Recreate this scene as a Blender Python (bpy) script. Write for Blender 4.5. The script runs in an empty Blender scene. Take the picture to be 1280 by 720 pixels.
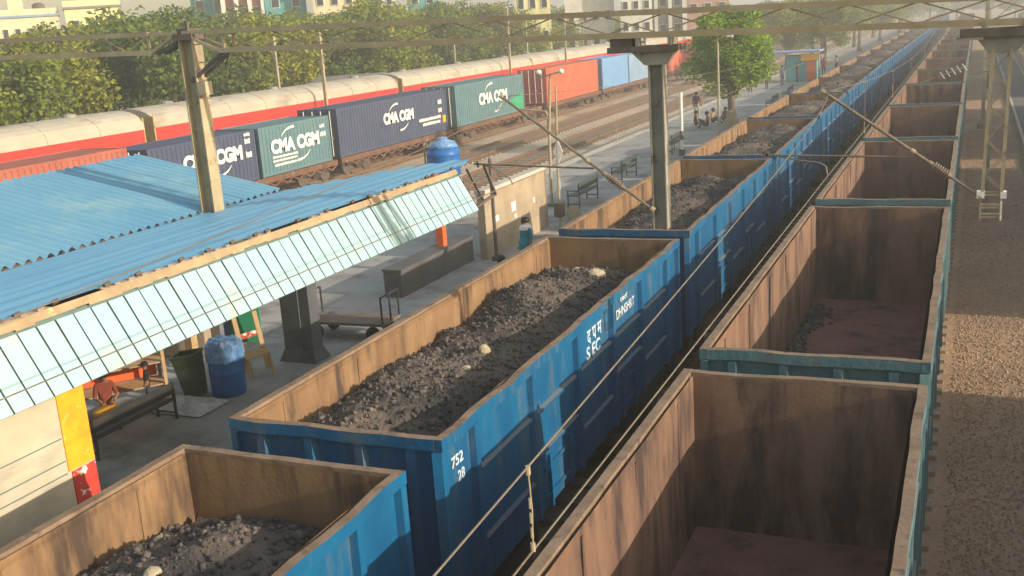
import bpy, math, random
from mathutils import Vector, Matrix, noise
R = math.radians
S = bpy.context.scene
COL = S.collection

# ------------------------------------------------------------------ camera
F, YAW, PITCH, ROLL, HC = 1313.594, -0.41935, -0.24637, -0.06781, 7.33792
fw = Vector((math.sin(YAW)*math.cos(PITCH), math.cos(YAW)*math.cos(PITCH), math.sin(PITCH)))
r0 = Vector((math.cos(YAW), -math.sin(YAW), 0)); u0 = r0.cross(fw)
rt = math.cos(ROLL)*r0 + math.sin(ROLL)*u0
up = -math.sin(ROLL)*r0 + math.cos(ROLL)*u0
cam = bpy.data.cameras.new('camera'); camo = bpy.data.objects.new('camera', cam); COL.objects.link(camo)
M = Matrix((rt, up, -fw)).transposed().to_4x4(); M.translation = (0, 0, HC)
camo.matrix_world = M
cam.sensor_width = 36; cam.lens = 36*F/1280; cam.clip_end = 3000; cam.clip_start = 0.1
S.camera = camo

# ------------------------------------------------------------------ light
SUN = Vector((1, -0.06, 0.34)).normalized()
W = bpy.data.worlds.new('World'); S.world = W; W.use_nodes = True
nt = W.node_tree; bg = nt.nodes['Background']
sky = nt.nodes.new('ShaderNodeTexSky'); sky.sky_type = 'NISHITA'; sky.sun_disc = False
sky.sun_elevation = math.asin(SUN.z); sky.sun_rotation = math.atan2(SUN.x, SUN.y)
sky.air_density = 1.6; sky.dust_density = 2.0; sky.ozone_density = 0.6; sky.altitude = 0
nt.links.new(sky.outputs[0], bg.inputs[0]); bg.inputs[1].default_value = 0.145
sl = bpy.data.lights.new('sun', 'SUN'); slo = bpy.data.objects.new('sun', sl); COL.objects.link(slo)
sl.energy = 4.0; sl.angle = R(0.6); sl.color = (1.0, 0.87, 0.70)
slo.rotation_euler = (-SUN).to_track_quat('-Z', 'Y').to_euler(); slo.location = (40, -5, 40)
S.view_settings.view_transform = 'Standard'; S.view_settings.look = 'None'
S.view_settings.exposure = 0.68; S.view_settings.gamma = 1.0

# ------------------------------------------------------------------ materials
def pmat(name, c1, c2=None, scale=4.0, stretch=(1, 1, 1), lo=.35, hi=.65, rough=.8, metal=0.0, bump=0.0, bscale=30.0,
         spot=None, sscale=1.5, slo_=.58, shi=.66, sstretch=(1, 1, 1), spec=.3, island=0.0, trans=0.0):
    m = bpy.data.materials.new(name); m.use_nodes = True
    t = m.node_tree; N = t.nodes; L = t.links; b = N['Principled BSDF']
    b.inputs['Roughness'].default_value = rough; b.inputs['Metallic'].default_value = metal
    b.inputs['Specular IOR Level'].default_value = spec
    geo = N.new('ShaderNodeNewGeometry')
    def nz(sc, st, det=6, rg=.6):
        mp = N.new('ShaderNodeMapping'); mp.inputs['Scale'].default_value = st; L.new(geo.outputs['Position'], mp.inputs['Vector'])
        n = N.new('ShaderNodeTexNoise'); n.inputs['Scale'].default_value = sc; n.inputs['Detail'].default_value = det
        n.inputs['Roughness'].default_value = rg; L.new(mp.outputs[0], n.inputs['Vector']); return n.outputs['Fac']
    def ramp(f, a, b_):
        r = N.new('ShaderNodeMapRange'); r.inputs['From Min'].default_value = a; r.inputs['From Max'].default_value = b_
        L.new(f, r.inputs['Value']); return r.outputs[0]
    def mix(f, a, b_):
        x = N.new('ShaderNodeMix'); x.data_type = 'RGBA'; L.new(f, x.inputs['Factor'])
        for v, i in ((a, 6), (b_, 7)):
            if isinstance(v, tuple): x.inputs[i].default_value = v+(1,)
            else: L.new(v, x.inputs[i])
        return x.outputs[2]
    col = None
    if c2 is not None: col = mix(ramp(nz(scale, stretch), lo, hi), c1, c2)
    if spot is not None: col = mix(ramp(nz(sscale, sstretch, 8, .65), slo_, shi), col if col else c1, spot)
    if island > 0:
        mp = N.new('ShaderNodeMapRange'); L.new(geo.outputs['Random Per Island'], mp.inputs['Value'])
        mp.inputs['To Min'].default_value = 1-island; mp.inputs['To Max'].default_value = 1+island
        h = N.new('ShaderNodeHueSaturation'); L.new(mp.outputs[0], h.inputs['Value'])
        if col: L.new(col, h.inputs['Color'])
        else: h.inputs['Color'].default_value = c1+(1,)
        col = h.outputs[0]
    if col: L.new(col, b.inputs['Base Color'])
    else: b.inputs['Base Color'].default_value = c1+(1,)
    if bump:
        bp = N.new('ShaderNodeBump'); bp.inputs['Strength'].default_value = bump; bp.inputs['Distance'].default_value = .05
        L.new(nz(bscale, (1, 1, 1), 5), bp.inputs['Height']); L.new(bp.outputs[0], b.inputs['Normal'])
    if trans:
        out = N['Material Output']; tr = N.new('ShaderNodeBsdfTranslucent'); ms = N.new('ShaderNodeMixShader'); ms.inputs[0].default_value = trans
        if col: L.new(col, tr.inputs['Color'])
        else: tr.inputs['Color'].default_value = c1+(1,)
        L.new(b.outputs[0], ms.inputs[1]); L.new(tr.outputs[0], ms.inputs[2]); L.new(ms.outputs[0], out.inputs['Surface'])
    return m

M_ = {}
M_['blue'] = pmat('blue_paint', (.004, .078, .19), (.006, .115, .25), 1.2, (1, 1, .35), rough=.5, bump=.25, bscale=9, spot=(.075, .125, .16), sscale=2.0, slo_=.51, shi=.68, sstretch=(1.4, 1.4, .22))
M_['teal'] = pmat('faded_teal_paint', (.055, .135, .165), (.10, .18, .19), 1.6, rough=.65, bump=.3, bscale=12, spot=(.16, .11, .075), sscale=2.6, slo_=.56, shi=.68)
M_['rust_in'] = pmat('rusty_wagon_inside', (.225, .135, .087), (.15, .083, .056), 1.9, (1.3, 1.3, .5), rough=.85, bump=.12, bscale=22, spot=(.055, .036, .032), sscale=1.3, slo_=.49, shi=.63, sstretch=(1.5, 1.5, .35))
M_['ochre_in'] = pmat('ochre_wagon_inside', (.27, .165, .085), (.19, .11, .058), 1.9, (1.3, 1.3, .5), rough=.85, bump=.12, bscale=22, spot=(.07, .046, .033), sscale=1.3, slo_=.51, shi=.65, sstretch=(1.5, 1.5, .3))
M_['rim'] = pmat('worn_rim_metal', (.26, .18, .12), (.17, .112, .075), 3.0, rough=.75, bump=.2, bscale=25, spot=(.10, .07, .055), sscale=5, slo_=.55, shi=.7)
M_['ledge'] = pmat('sunlit_ledge_top', (.12, .17, .22), (.17, .16, .15), 4, rough=.85)  # ledge tops coloured paler for the sun falling on them
M_['floor'] = pmat('maroon_wagon_floor', (.26, .125, .10), (.18, .085, .07), 1.4, rough=.95, bump=.4, bscale=16, spot=(.055, .038, .033), sscale=1.6, slo_=.52, shi=.70)
M_['dark'] = pmat('dark_running_gear', (.035, .028, .024), (.07, .045, .03), 3, rough=.9)
M_['wheel'] = pmat('steel_wheel', (.12, .10, .09), (.20, .17, .14), 6, rough=.55, metal=.6)
M_['coal'] = pmat('dusty_coal', (.05, .046, .046), (.155, .12, .097), .8, lo=.36, hi=.62, rough=.95, bump=.8, bscale=18)
M_['coal2'] = pmat('coal_lumps', (.045, .042, .044), (.125, .102, .086), .8, lo=.36, hi=.62, rough=.9, island=.5)
M_['stone'] = pmat('pale_stone', (.48, .40, .27), (.36, .29, .19), 9, rough=.9, bump=.4, bscale=20)
M_['ballast'] = pmat('ballast', (.46, .295, .18), (.32, .205, .125), .35, rough=.97, bump=.9, bscale=14, spot=(.31, .225, .15), sscale=9, slo_=.5, shi=.62)
M_['earth'] = pmat('dry_earth', (.36, .27, .18), (.27, .20, .135), .25, rough=.97, bump=.6, bscale=5, spot=(.17, .13, .07), sscale=.09, slo_=.55, shi=.65)
M_['rail'] = pmat('rail_steel', (.16, .09, .055), (.24, .14, .085), 5, rough=.6, metal=.3)
M_['sleeper'] = pmat('concrete_sleeper', (.36, .29, .215), (.28, .215, .155), 4, rough=.95)
M_['paving'] = pmat('platform_paving', (.38, .36, .325), (.28, .262, .235), .6, rough=.9, bump=.15, bscale=6, spot=(.17, .155, .135), sscale=.7, slo_=.50, shi=.66)
M_['coping'] = pmat('platform_coping', (.55, .50, .42), (.42, .37, .30), 1.5, rough=.9)
M_['roofblue'] = pmat('blue_roof_sheet', (.125, .315, .475), (.165, .355, .485), .5, rough=.45, spot=(.25, .42, .48), sscale=.8, slo_=.52, shi=.70, spec=.4)
M_['ridge'] = pmat('plain_blue_roof_sheet', (.10, .31, .50), (.14, .345, .51), 1.2, (6, .25, 1), rough=.45, spot=(.07, .25, .43), sscale=2.0, sstretch=(5, .2, 1), slo_=.52, shi=.68, spec=.45)
M_['mint'] = pmat('mint_fascia_sheet', (.30, .46, .51), (.335, .48, .495), .8, rough=.55, spot=(.36, .39, .27), sscale=1.4, slo_=.58, shi=.78)
M_['seam'] = pmat('shaded_seam', (.10, .16, .16), (.14, .19, .17), 5, rough=.8)  # shade of the fascia grooves painted in as a darker colour
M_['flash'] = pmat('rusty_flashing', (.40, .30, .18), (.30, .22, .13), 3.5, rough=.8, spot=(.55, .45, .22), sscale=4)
M_['galv'] = pmat('weathered_galvanised_steel', (.42, .35, .22), (.30, .25, .165), 2.2, rough=.7, metal=.1, spot=(.22, .17, .11), sscale=4)
M_['galvgrey'] = pmat('grey_galvanised_steel', (.30, .29, .25), (.21, .20, .175), 2.2, rough=.7, metal=.1, spot=(.15, .12, .10), sscale=4)
M_['boom'] = pmat('oxidised_boom_steel', (.40, .33, .215), (.31, .25, .155), 2.5, rough=.8, metal=.1)
M_['capdark'] = pmat('dark_cap_steel', (.085, .07, .062), (.14, .11, .09), 5, rough=.7)
M_['copper'] = pmat('weathered_wire', (.23, .19, .145), (.16, .13, .095), 8, rough=.6, metal=.3)
M_['insul'] = pmat('brown_porcelain', (.22, .15, .11), (.30, .22, .17), 8, rough=.35)
M_['white'] = pmat('white_paint', (.78, .76, .70), (.66, .63, .56), 6, rough=.7)
M_['cream'] = pmat('cream_wall_paint', (.52, .46, .35), (.45, .39, .29), 1.6, rough=.9, spot=(.31, .29, .25), sscale=1.8, slo_=.52, shi=.72, sstretch=(1, .6, 2))
M_['yellow'] = pmat('yellow_poster', (.80, .40, .02), (.72, .30, .02), 4, rough=.6, spot=(.75, .55, .2), sscale=6, slo_=.6, shi=.66)
M_['redp'] = pmat('red_poster', (.55, .06, .04), (.45, .05, .04), 5, rough=.6, spot=(.75, .70, .60), sscale=5, slo_=.55, shi=.60)
M_['wall'] = pmat('sandy_wall', (.42, .325, .22), (.34, .26, .175), 1.3, rough=.95, spot=(.26, .205, .15), sscale=2, slo_=.56, shi=.7, bump=.3)
M_['greyp'] = pmat('dark_grey_wall_paint', (.12, .115, .11), (.085, .08, .08), 1.4, rough=.85)
M_['column'] = pmat('dark_column_paint', (.075, .085, .095), (.11, .115, .12), 3, rough=.6)
M_['binblue'] = pmat('blue_plastic', (.012, .10, .34), (.02, .14, .40), 3, rough=.4)
M_['plastic'] = pmat('clear_blue_liner', (.06, .20, .46), (.20, .34, .56), 9, rough=.3)
M_['bingreen'] = pmat('green_plastic', (.025, .045, .025), (.035, .06, .03), 3, rough=.5)
M_['wood'] = pmat('bare_wood', (.52, .36, .19), (.42, .28, .14), 5, rough=.8)
M_['cart'] = pmat('worn_trolley_deck', (.20, .15, .12), (.14, .10, .08), 3, rough=.85)
M_['ironblk'] = pmat('black_iron', (.025, .025, .025), (.045, .04, .035), 4, rough=.6)
M_['benchg'] = pmat('dark_green_bench', (.045, .065, .055), (.07, .08, .07), 4, rough=.6)
M_['orange'] = pmat('orange_paint', (.72, .14, .03), (.62, .12, .03), 4, rough=.6)
M_['sheetw'] = pmat('pale_plastic_sheet', (.62, .62, .60), (.42, .43, .43), 6, rough=.5)
M_['navy'] = pmat('navy_container', (.05, .065, .12), (.065, .08, .13), 1.2, rough=.6, spot=(.10, .10, .12), sscale=2, slo_=.58, shi=.75)
M_['tealc'] = pmat('grey_teal_container', (.085, .17, .20), (.11, .19, .205), 1.2, rough=.6, spot=(.16, .18, .16), sscale=1.6, slo_=.58, shi=.75)
M_['redc'] = pmat('red_container', (.50, .10, .05), (.56, .14, .075), 1.2, rough=.6, spot=(.36, .09, .06), sscale=1.6, slo_=.58, shi=.75)
M_['skyc'] = pmat('sky_blue_container', (.15, .30, .52), (.18, .34, .54), 1.2, rough=.6, spot=(.3, .34, .4), sscale=1.8, slo_=.6, shi=.75)
M_['maroonc'] = pmat('brown_red_container', (.38, .115, .075), (.30, .09, .065), 1.2, rough=.65)
M_['green'] = pmat('green_panel', (.03, .28, .14), (.04, .32, .16), 3, rough=.6)
M_['flat'] = pmat('rusty_flat_wagon', (.17, .085, .05), (.11, .06, .04), 2, rough=.9, spot=(.3, .2, .12), sscale=3, slo_=.58, shi=.7)
M_['coachred'] = pmat('red_coach_paint', (.66, .045, .035), (.60, .05, .04), 1, rough=.4)
M_['coachroof'] = pmat('cream_coach_roof', (.44, .395, .31), (.37, .33, .26), .7, rough=.75, spot=(.27, .225, .165), sscale=.8, slo_=.55, shi=.72, sstretch=(1, .5, 1))
M_['glass'] = pmat('dark_window_glass', (.03, .035, .04), None, rough=.15, spec=.6)
M_['gang'] = pmat('gangway_rubber', (.07, .055, .035), (.12, .09, .05), 5, rough=.9)
M_['gangy'] = pmat('yellow_brown_coach_end', (.45, .33, .14), (.34, .25, .11), 3, rough=.7)
for k, (a, b_) in dict(leafdark=((.10, .15, .028), (.145, .195, .036)), leafmid=((.17, .225, .03), (.23, .27, .036)), leafyel=((.24, .28, .03), (.31, .31, .04)),
                       leafbright=((.19, .34, .02), (.29, .40, .025)), leafolive=((.13, .135, .04), (.17, .165, .05))).items():
    M_[k] = pmat(k, a, b_, .5, rough=.75, island=.35, trans=.45)
M_['bark'] = pmat('bark', (.11, .08, .055), (.17, .125, .09), 6, (1, 1, .3), rough=.95, bump=.5)
for k, c in dict(b_cream=(.72, .64, .40), b_yellow=(.76, .70, .36), b_brick=(.42, .20, .14), b_teal=(.10, .34, .34), b_pink=(.50, .30, .24), b_white=(.70, .68, .60), b_grey=(.30, .27, .22), b_blue=(.25, .36, .5)).items():
    M_[k] = pmat(k, c, tuple(v*.82 for v in c), .6, rough=.9, spot=tuple(v*.6 for v in c), sscale=.7, slo_=.58, shi=.75)
M_['b_roof'] = pmat('roof_slab', (.25, .23, .21), (.18, .17, .16), 1, rough=.9)
M_['skin'] = pmat('skin', (.26, .13, .075), (.23, .115, .065), 5, rough=.55)
M_['hair'] = pmat('black_hair', (.012, .01, .009), None, rough=.5)
def cloth(n, c): 
    k = 'cloth_'+n
    if k not in M_: M_[k] = pmat(n+'_cloth', c, tuple(v*.75 for v in c), 7, rough=.9)
    return M_[k]

# ------------------------------------------------------------------ mesh helpers
class MB:
    def __init__(s): s.v = []; s.f = []; s.m = []
    def add(s, vs, fs, mi=0):
        o = len(s.v); s.v += [tuple(p) for p in vs]; s.f += [tuple(i+o for i in q) for q in fs]; s.m += [mi]*len(fs); return s
    def box(s, x0, x1, y0, y1, z0, z1, mi=0):
        return s.add([(x0, y0, z0), (x1, y0, z0), (x1, y1, z0), (x0, y1, z0), (x0, y0, z1), (x1, y0, z1), (x1, y1, z1), (x0, y1, z1)],
                     [(0, 3, 2, 1), (4, 5, 6, 7), (0, 1, 5, 4), (1, 2, 6, 5), (2, 3, 7, 6), (3, 0, 4, 7)], mi)
    def bar(s, p, q, w, d=None, mi=0):
        p = Vector(p); q = Vector(q); d = d or w; t = (q-p).normalized()
        a = Vector((0, 0, 1)) if abs(t.z) < .9 else Vector((0, 1, 0))
        x = t.cross(a).normalized(); y = x.cross(t)
        c = [x*w/2+y*d/2, -x*w/2+y*d/2, -x*w/2-y*d/2, x*w/2-y*d/2]
        return s.add([p+k for k in c]+[q+k for k in c], [(0, 1, 2, 3), (7, 6, 5, 4), (0, 4, 5, 1), (1, 5, 6, 2), (2, 6, 7, 3), (3, 7, 4, 0)], mi)
    def tube(s, pts, r, n=8, mi=0, caps=True):
        pts = [Vector(p) for p in pts]; rs = r if isinstance(r, (list, tuple)) else [r]*len(pts)
        o = len(s.v); prev = None
        for i, p in enumerate(pts):
            t = (pts[min(i+1, len(pts)-1)]-pts[max(i-1, 0)]).normalized()
            if prev is None:
                a = Vector((0, 0, 1)) if abs(t.z) < .9 else Vector((1, 0, 0)); x = t.cross(a).normalized()
            else: x = (prev-t*prev.dot(t)).normalized()
            prev = x; y = t.cross(x)
            for k in range(n):
                an = 2*math.pi*k/n; s.v.append(tuple(p+(x*math.cos(an)+y*math.sin(an))*rs[i]))
        for i in range(len(pts)-1):
            for k in range(n):
                a = o+i*n+k; b = o+i*n+(k+1) % n; s.f.append((a, b, b+n, a+n)); s.m.append(mi)
        if caps:
            s.f.append(tuple(o+k for k in range(n))[::-1]); s.m.append(mi)
            e = o+(len(pts)-1)*n; s.f.append(tuple(e+k for k in range(n))); s.m.append(mi)
        return s
    def lathe(s, prof, c=(0, 0, 0), n=16, mi=0):
        return s.tube([(c[0], c[1], c[2]+z) for r, z in prof], [max(r, .001) for r, z in prof], n, mi)
    def disc(s, c, ax, r, h, n=20, mi=0):
        c = Vector(c); ax = Vector(ax).normalized(); return s.tube([c-ax*h/2, c+ax*h/2], r, n, mi)
    def quad(s, a, b, c, d, mi=0): return s.add([a, b, c, d], [(0, 1, 2, 3)], mi)
    def slab(s, poly, t, mi=0):
        # polygon extruded down by t along z
        n = len(poly); a = [Vector(p) for p in poly]; b = [p-Vector((0, 0, t)) for p in a]
        fs = [tuple(range(n)), tuple(range(n, 2*n))[::-1]]+[(i, i+n, (i+1) % n+n, (i+1) % n) for i in range(n)]
        return s.add(a+b, fs, mi)
    def wgrid(s, o, u, v, nu, nv, amp, mi=0, seed=0, fr=1.1):
        o = Vector(o); u = Vector(u); v = Vector(v); nn = u.cross(v).normalized(); vs = []
        for i in range(nu+1):
            for j in range(nv+1):
                p = o+u*i/nu+v*j/nv
                e = 0 if (i in (0, nu) or j in (0, nv)) else noise.noise(p*fr+Vector((seed*7.1, 0, 0)))*amp
                vs.append(p+nn*e)
        fs = [(i*(nv+1)+j, (i+1)*(nv+1)+j, (i+1)*(nv+1)+j+1, i*(nv+1)+j+1) for i in range(nu) for j in range(nv)]
        return s.add(vs, fs, mi)
    def mesh(s, name, mats):
        me = bpy.data.meshes.new(name); me.from_pydata(s.v, [], s.f)
        for m in (mats if isinstance(mats, (list, tuple)) else [mats]): me.materials.append(m)
        me.polygons.foreach_set('material_index', s.m); me.update(); return me
    def build(s, name, mats, parent=None, smooth=False, loc=(0, 0, 0)):
        me = s.mesh(name, mats)
        if smooth: me.polygons.foreach_set('use_smooth', [True]*len(me.polygons))
        o = bpy.data.objects.new(name, me); COL.objects.link(o); o.location = loc
        if parent: o.parent = parent
        return o

def tag(o, label, cat, group=None, kind=None):
    if label: o['label'] = label
    if cat: o['category'] = cat
    if group: o['group'] = group
    if kind: o['kind'] = kind
    return o
def thing(name, label, cat, loc=(0, 0, 0), rz=0, group=None):
    o = bpy.data.objects.new(name, None); COL.objects.link(o); o.location = loc; o.rotation_euler = (0, 0, rz); o.empty_display_size = .2
    return tag(o, label, cat, group)
def structure(mb, name, mats): return tag(mb.build(name, mats), None, None, None, 'structure')
def dup(root, loc, rz=None, label=None, group=None):
    def cp(o, par):
        c = o.copy(); COL.objects.link(c)
        if par: c.parent = par
        for ch in o.children: cp(ch, c)
        return c
    r = cp(root, None); r.location = loc
    if rz is not None: r.rotation_euler = (0, 0, rz)
    if label: r['label'] = label
    if group: r['group'] = group
    return r
ORD = ['first', 'second', 'third', 'fourth', 'fifth', 'sixth', 'seventh', 'eighth', 'ninth', 'tenth', 'eleventh', 'twelfth', 'thirteenth', 'fourteenth',
       'fifteenth', 'sixteenth', 'seventeenth', 'eighteenth', 'nineteenth', 'twentieth', 'twenty-first', 'twenty-second', 'twenty-third', 'twenty-fourth', 'twenty-fifth',
       'twenty-sixth', 'twenty-seventh', 'twenty-eighth', 'twenty-ninth', 'thirtieth', 'thirty-first', 'thirty-second', 'thirty-third', 'thirty-fourth', 'thirty-fifth', 'thirty-sixth', 'thirty-seventh', 'thirty-eighth', 'thirty-ninth', 'fortieth']
def text(name, body, size, loc, rot, mat, parent=None, xs=1.0, bold=0.0, depth=.004):
    cu = bpy.data.curves.new(name, 'FONT'); cu.body = body; cu.size = size; cu.extrude = depth; cu.offset = bold; cu.align_x = 'CENTER'; cu.align_y = 'CENTER'
    t = bpy.data.objects.new('tmp', cu); COL.objects.link(t)
    dg = bpy.context.evaluated_depsgraph_get(); dg.update()
    me = bpy.data.meshes.new_from_object(t.evaluated_get(dg)); bpy.data.objects.remove(t)
    me.materials.clear(); me.materials.append(mat)
    o = bpy.data.objects.new(name, me); COL.objects.link(o); o.location = loc; o.rotation_euler = rot; o.scale = (xs, 1, 1)
    if parent: o.parent = parent
    return o
RX = (R(90), 0, R(90))     # text facing +x

# ================================================================== SETTING
structure(MB().quad((-900, -60, -.42), (500, -60, -.42), (500, 1300, -.42), (-900, 1300, -.42)), 'ground', M_['earth'])
rng = random.Random(3)
# ballast beds
g = MB()
for x0, x1 in ((-7.9, 2.1), (-35.5, -17.6)):
    g.add([(x0, -50, -.24), (x1, -50, -.24), (x1, 420, -.24), (x0, 420, -.24)], [(0, 1, 2, 3)])
g.m[1] = 1
M_['dusty'] = pmat('dusty_ballast', (.50, .40, .29), (.41, .32, .225), .3, rough=.98, bump=.35, bscale=9, spot=(.25, .18, .12), sscale=.5, slo_=.53, shi=.66, sstretch=(1, .25, 1))
structure(g, 'ballast_bed', [M_['ballast'], M_['dusty']])
# loose ballast stones by the empty train, near part
g = MB(); rr = random.Random(5)
for i in range(30000):
    y = 5+60*(rr.random()**1.8); x = rr.uniform(-.15, 2.4); s = rr.uniform(.016, .036)
    vs = [Vector(d)*s*rr.uniform(.6, 1.2)+Vector((x, y, -.235)) for d in ((1, 0, 0), (-1, 0, 0), (0, 1, 0), (0, -1, 0), (0, 0, .8), (0, 0, -.8))]
    g.add(vs, [(0, 2, 4), (2, 1, 4), (1, 3, 4), (3, 0, 4)])
M_['bst'] = pmat('ballast_stone', (.40, .26, .16), (.30, .195, .12), 2, rough=.95, island=.3)
tag(g.build('ballast_stones', M_['bst']), None, None, None, 'stuff')
def track(xc, y0, y1, sleepers=True):
    g = MB()
    for sx in (-.86, .86):
        g.box(xc+sx-.037, xc+sx+.037, y0, y1, -.05, 0); g.box(xc+sx-.07, xc+sx+.07, y0, y1, -.17, -.15); g.box(xc+sx-.012, xc+sx+.012, y0, y1, -.151, -.049)
    if sleepers:
        y = y0
        while y < y1: g.box(xc-1.35, xc+1.35, y, y+.25, -.30, -.165, 1); y += .65
    structure(g, 'railway_track', [M_['rail'], M_['sleeper']])
track(-6.2, -20, 300); track(-1.67, -20, 300); track(-22.8, 20, 320); track(-27.3, 20, 320); track(-31.7, 0, 320, False); track(-36.4, 0, 320, False); track(6.6, -20, 300, False)
# platform
PX0, PX1, PZ = -17.45, -7.98, .85
g = MB(); g.box(PX0, PX1, -40, 320, -.4, PZ, 0); g.box(PX0-.06, PX0+.45, -40, 320, PZ-.14, PZ+.012, 1); g.box(PX1-.45, PX1+.06, -40, 320, PZ-.14, PZ+.012, 1)
structure(g, 'platform', [M_['paving'], M_['coping']])
g = MB(); g.box(2.5, 4.2, -30, 320, -.4, -.10, 0); g.box(2.42, 2.56, -30, 320, -.4, -.06, 1); g.box(4.14, 4.28, -30, 320, -.4, -.06, 1)
M_['asph'] = pmat('dark_platform_surface', (.16, .15, .14), (.12, .11, .105), .8, rough=.9)
structure(g, 'path', [M_['asph'], M_['coping']])

# ================================================================== GONDOLA WAGONS
WW, WL, WT, WF, PITCHY = 2.7, 9.95, 3.233, 1.27, 10.713
RIBS = [.05, .86, 2.57, 4.25, 5.87, 7.45, 9.08, 9.90]
hw = WW/2
def wag_body(outm, inm, seed):
    g = MB(); a = hw-.085; b = hw-.14; zt = WT-.03; e = .085; ei = .14
    # outer skin
    g.wgrid((a, e, 1.08), (0, WL-2*e, 0), (0, 0, zt-1.08), 24, 6, .013, 0, seed); g.wgrid((-a, WL-e, 1.08), (0, -(WL-2*e), 0), (0, 0, zt-1.08), 24, 6, .013, 0, seed)
    g.wgrid((-a, e, 1.08), (2*a, 0, 0), (0, 0, zt-1.08), 8, 6, .012, 0, seed); g.wgrid((a, WL-e, 1.08), (-2*a, 0, 0), (0, 0, zt-1.08), 8, 6, .012, 0, seed)
    # inner skin
    g.wgrid((b, WL-ei, WF), (0, -(WL-2*ei), 0), (0, 0, zt-WF), 30, 8, .028, 1, seed+1); g.wgrid((-b, ei, WF), (0, WL-2*ei, 0), (0, 0, zt-WF), 30, 8, .028, 1, seed+2)
    g.wgrid((b, ei, WF), (-2*b, 0, 0), (0, 0, zt-WF), 10, 8, .02, 1, seed+3); g.wgrid((-b, WL-ei, WF), (2*b, 0, 0), (0, 0, zt-WF), 10, 8, .02, 1, seed+4)
    g.wgrid((-b, ei, WF), (2*b, 0, 0), (0, WL-2*ei, 0), 10, 30, .02, 2, seed+5)
    g.quad((-a, e, 1.08), (-a, WL-e, 1.08), (a, WL-e, 1.08), (a, e, 1.08), 0)
    for y in RIBS[1:-1]:
        for sx in (-1, 1): g.box(min(sx*b, sx*(b-.012)), max(sx*b, sx*(b-.012)), y-.02, y+.02, WF+.05, zt-.08, 1)
    return g.mesh('wagon_body', [outm, inm, M_['floor']])
def wag_rim(outm, seed):
    g = MB(); w = .10; h = .13
    def run(p, q, inward):
        p = Vector(p); q = Vector(q); n = 22 if (q-p).length > 5 else 8; inward = Vector(inward)*w; rows = []
        for i in range(n+1):
            c = p.lerp(q, i/n); k = noise.noise(c*1.3+Vector((seed*3.3, 1, 2)))*(0 if i in (0, n) else 1)
            c = c+inward*(k*.22)+Vector((0, 0, k*.03))
            rows.append([c-Vector((0, 0, h)), c, c+inward, c+inward-Vector((0, 0, h))])
        vs = [x for r_ in rows for x in r_]; fo = []; ft = []; fi = []
        for i in range(n):
            A = i*4; B = A+4
            fo.append((A, B, B+1, A+1)); ft.append((A+1, B+1, B+2, A+2)); fi.append((A+2, B+2, B+3, A+3)); fi.append((A+3, B+3, B, A))
        o = len(g.v); g.add(vs, fo, 0); g.f += [tuple(i+o for i in q_) for q_ in ft]; g.m += [1]*len(ft); g.f += [tuple(i+o for i in q_) for q_ in fi]; g.m += [1]*len(fi)
    run((hw, 0, WT), (hw, WL, WT), (-1, 0, 0)); run((-hw, WL, WT), (-hw, 0, WT), (1, 0, 0))
    run((-hw+w, .001, WT-.003), (hw-w, .001, WT-.003), (0, 1, 0)); run((hw-w, WL-.001, WT-.003), (-hw+w, WL-.001, WT-.003), (0, -1, 0))
    for sx in (-1, 1):
        for yy in (.0, WL-w):
            x0, x1 = (hw-w, hw) if sx > 0 else (-hw, -hw+w)
            g.box(x0+.002, x1-.002, yy+.002, yy+w-.002, WT-h+.002, WT-.006, 0)
    return g.mesh('top_rim', [outm, M_['rim']])
def post_mesh(outm):
    g = MB(); d = .10; z0, z1 = 1.1, WT-.143
    g.add([(0, -.085, z0), (d, -.05, z0), (d, .05, z0), (0, .085, z0), (0, -.085, z1), (d, -.05, z1), (d, .05, z1), (0, .085, z1)],
          [(0, 3, 2, 1), (4, 5, 6, 7), (0, 1, 5, 4), (1, 2, 6, 5), (2, 3, 7, 6)], 0)
    return g.mesh('side_post', [outm])
def ledge_mesh(outm, ln):
    g = MB(); d = .085
    g.add([(0, 0, -.05), (d, 0, -.02), (d, 0, .012), (0, 0, .03), (0, ln, -.05), (d, ln, -.02), (d, ln, .012), (0, ln, .03)],
          [(0, 1, 2, 3), (7, 6, 5, 4), (0, 4, 5, 1), (1, 5, 6, 2), (2, 6, 7, 3)], 0)
    g.m[4] = 1
    return g.mesh('side_ledge', [outm, M_['ledge']])
def bogie(parent, yc, far=False):
    g = MB()
    for sx in (-1, 1):
        g.box(sx*1.02-.06, sx*1.02+.06, yc-1.25, yc+1.25, .52, .78); g.box(sx*1.02-.09, sx*1.02+.09, yc-.35, yc+.35, .3, .9)
    g.box(-1.0, 1.0, yc-.22, yc+.22, .5, .85)
    b = g.build('bogie', M_['dark'], parent)
    for yy in (-1, 1):
        for sx in (-.86, .86):
            MB().disc((sx, yc+yy, .46), (1, 0, 0), .46, .13, 20).build('wheel', M_['wheel'], b)
        MB().disc((0, yc+yy, .46), (1, 0, 0), .08, 1.7, 10).build('axle', M_['dark'], b)
def link(name, me, parent, loc=(0, 0, 0), rz=0):
    o = bpy.data.objects.new(name, me); COL.objects.link(o); o.parent = parent; o.location = loc; o.rotation_euler = (0, 0, rz); return o
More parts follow.
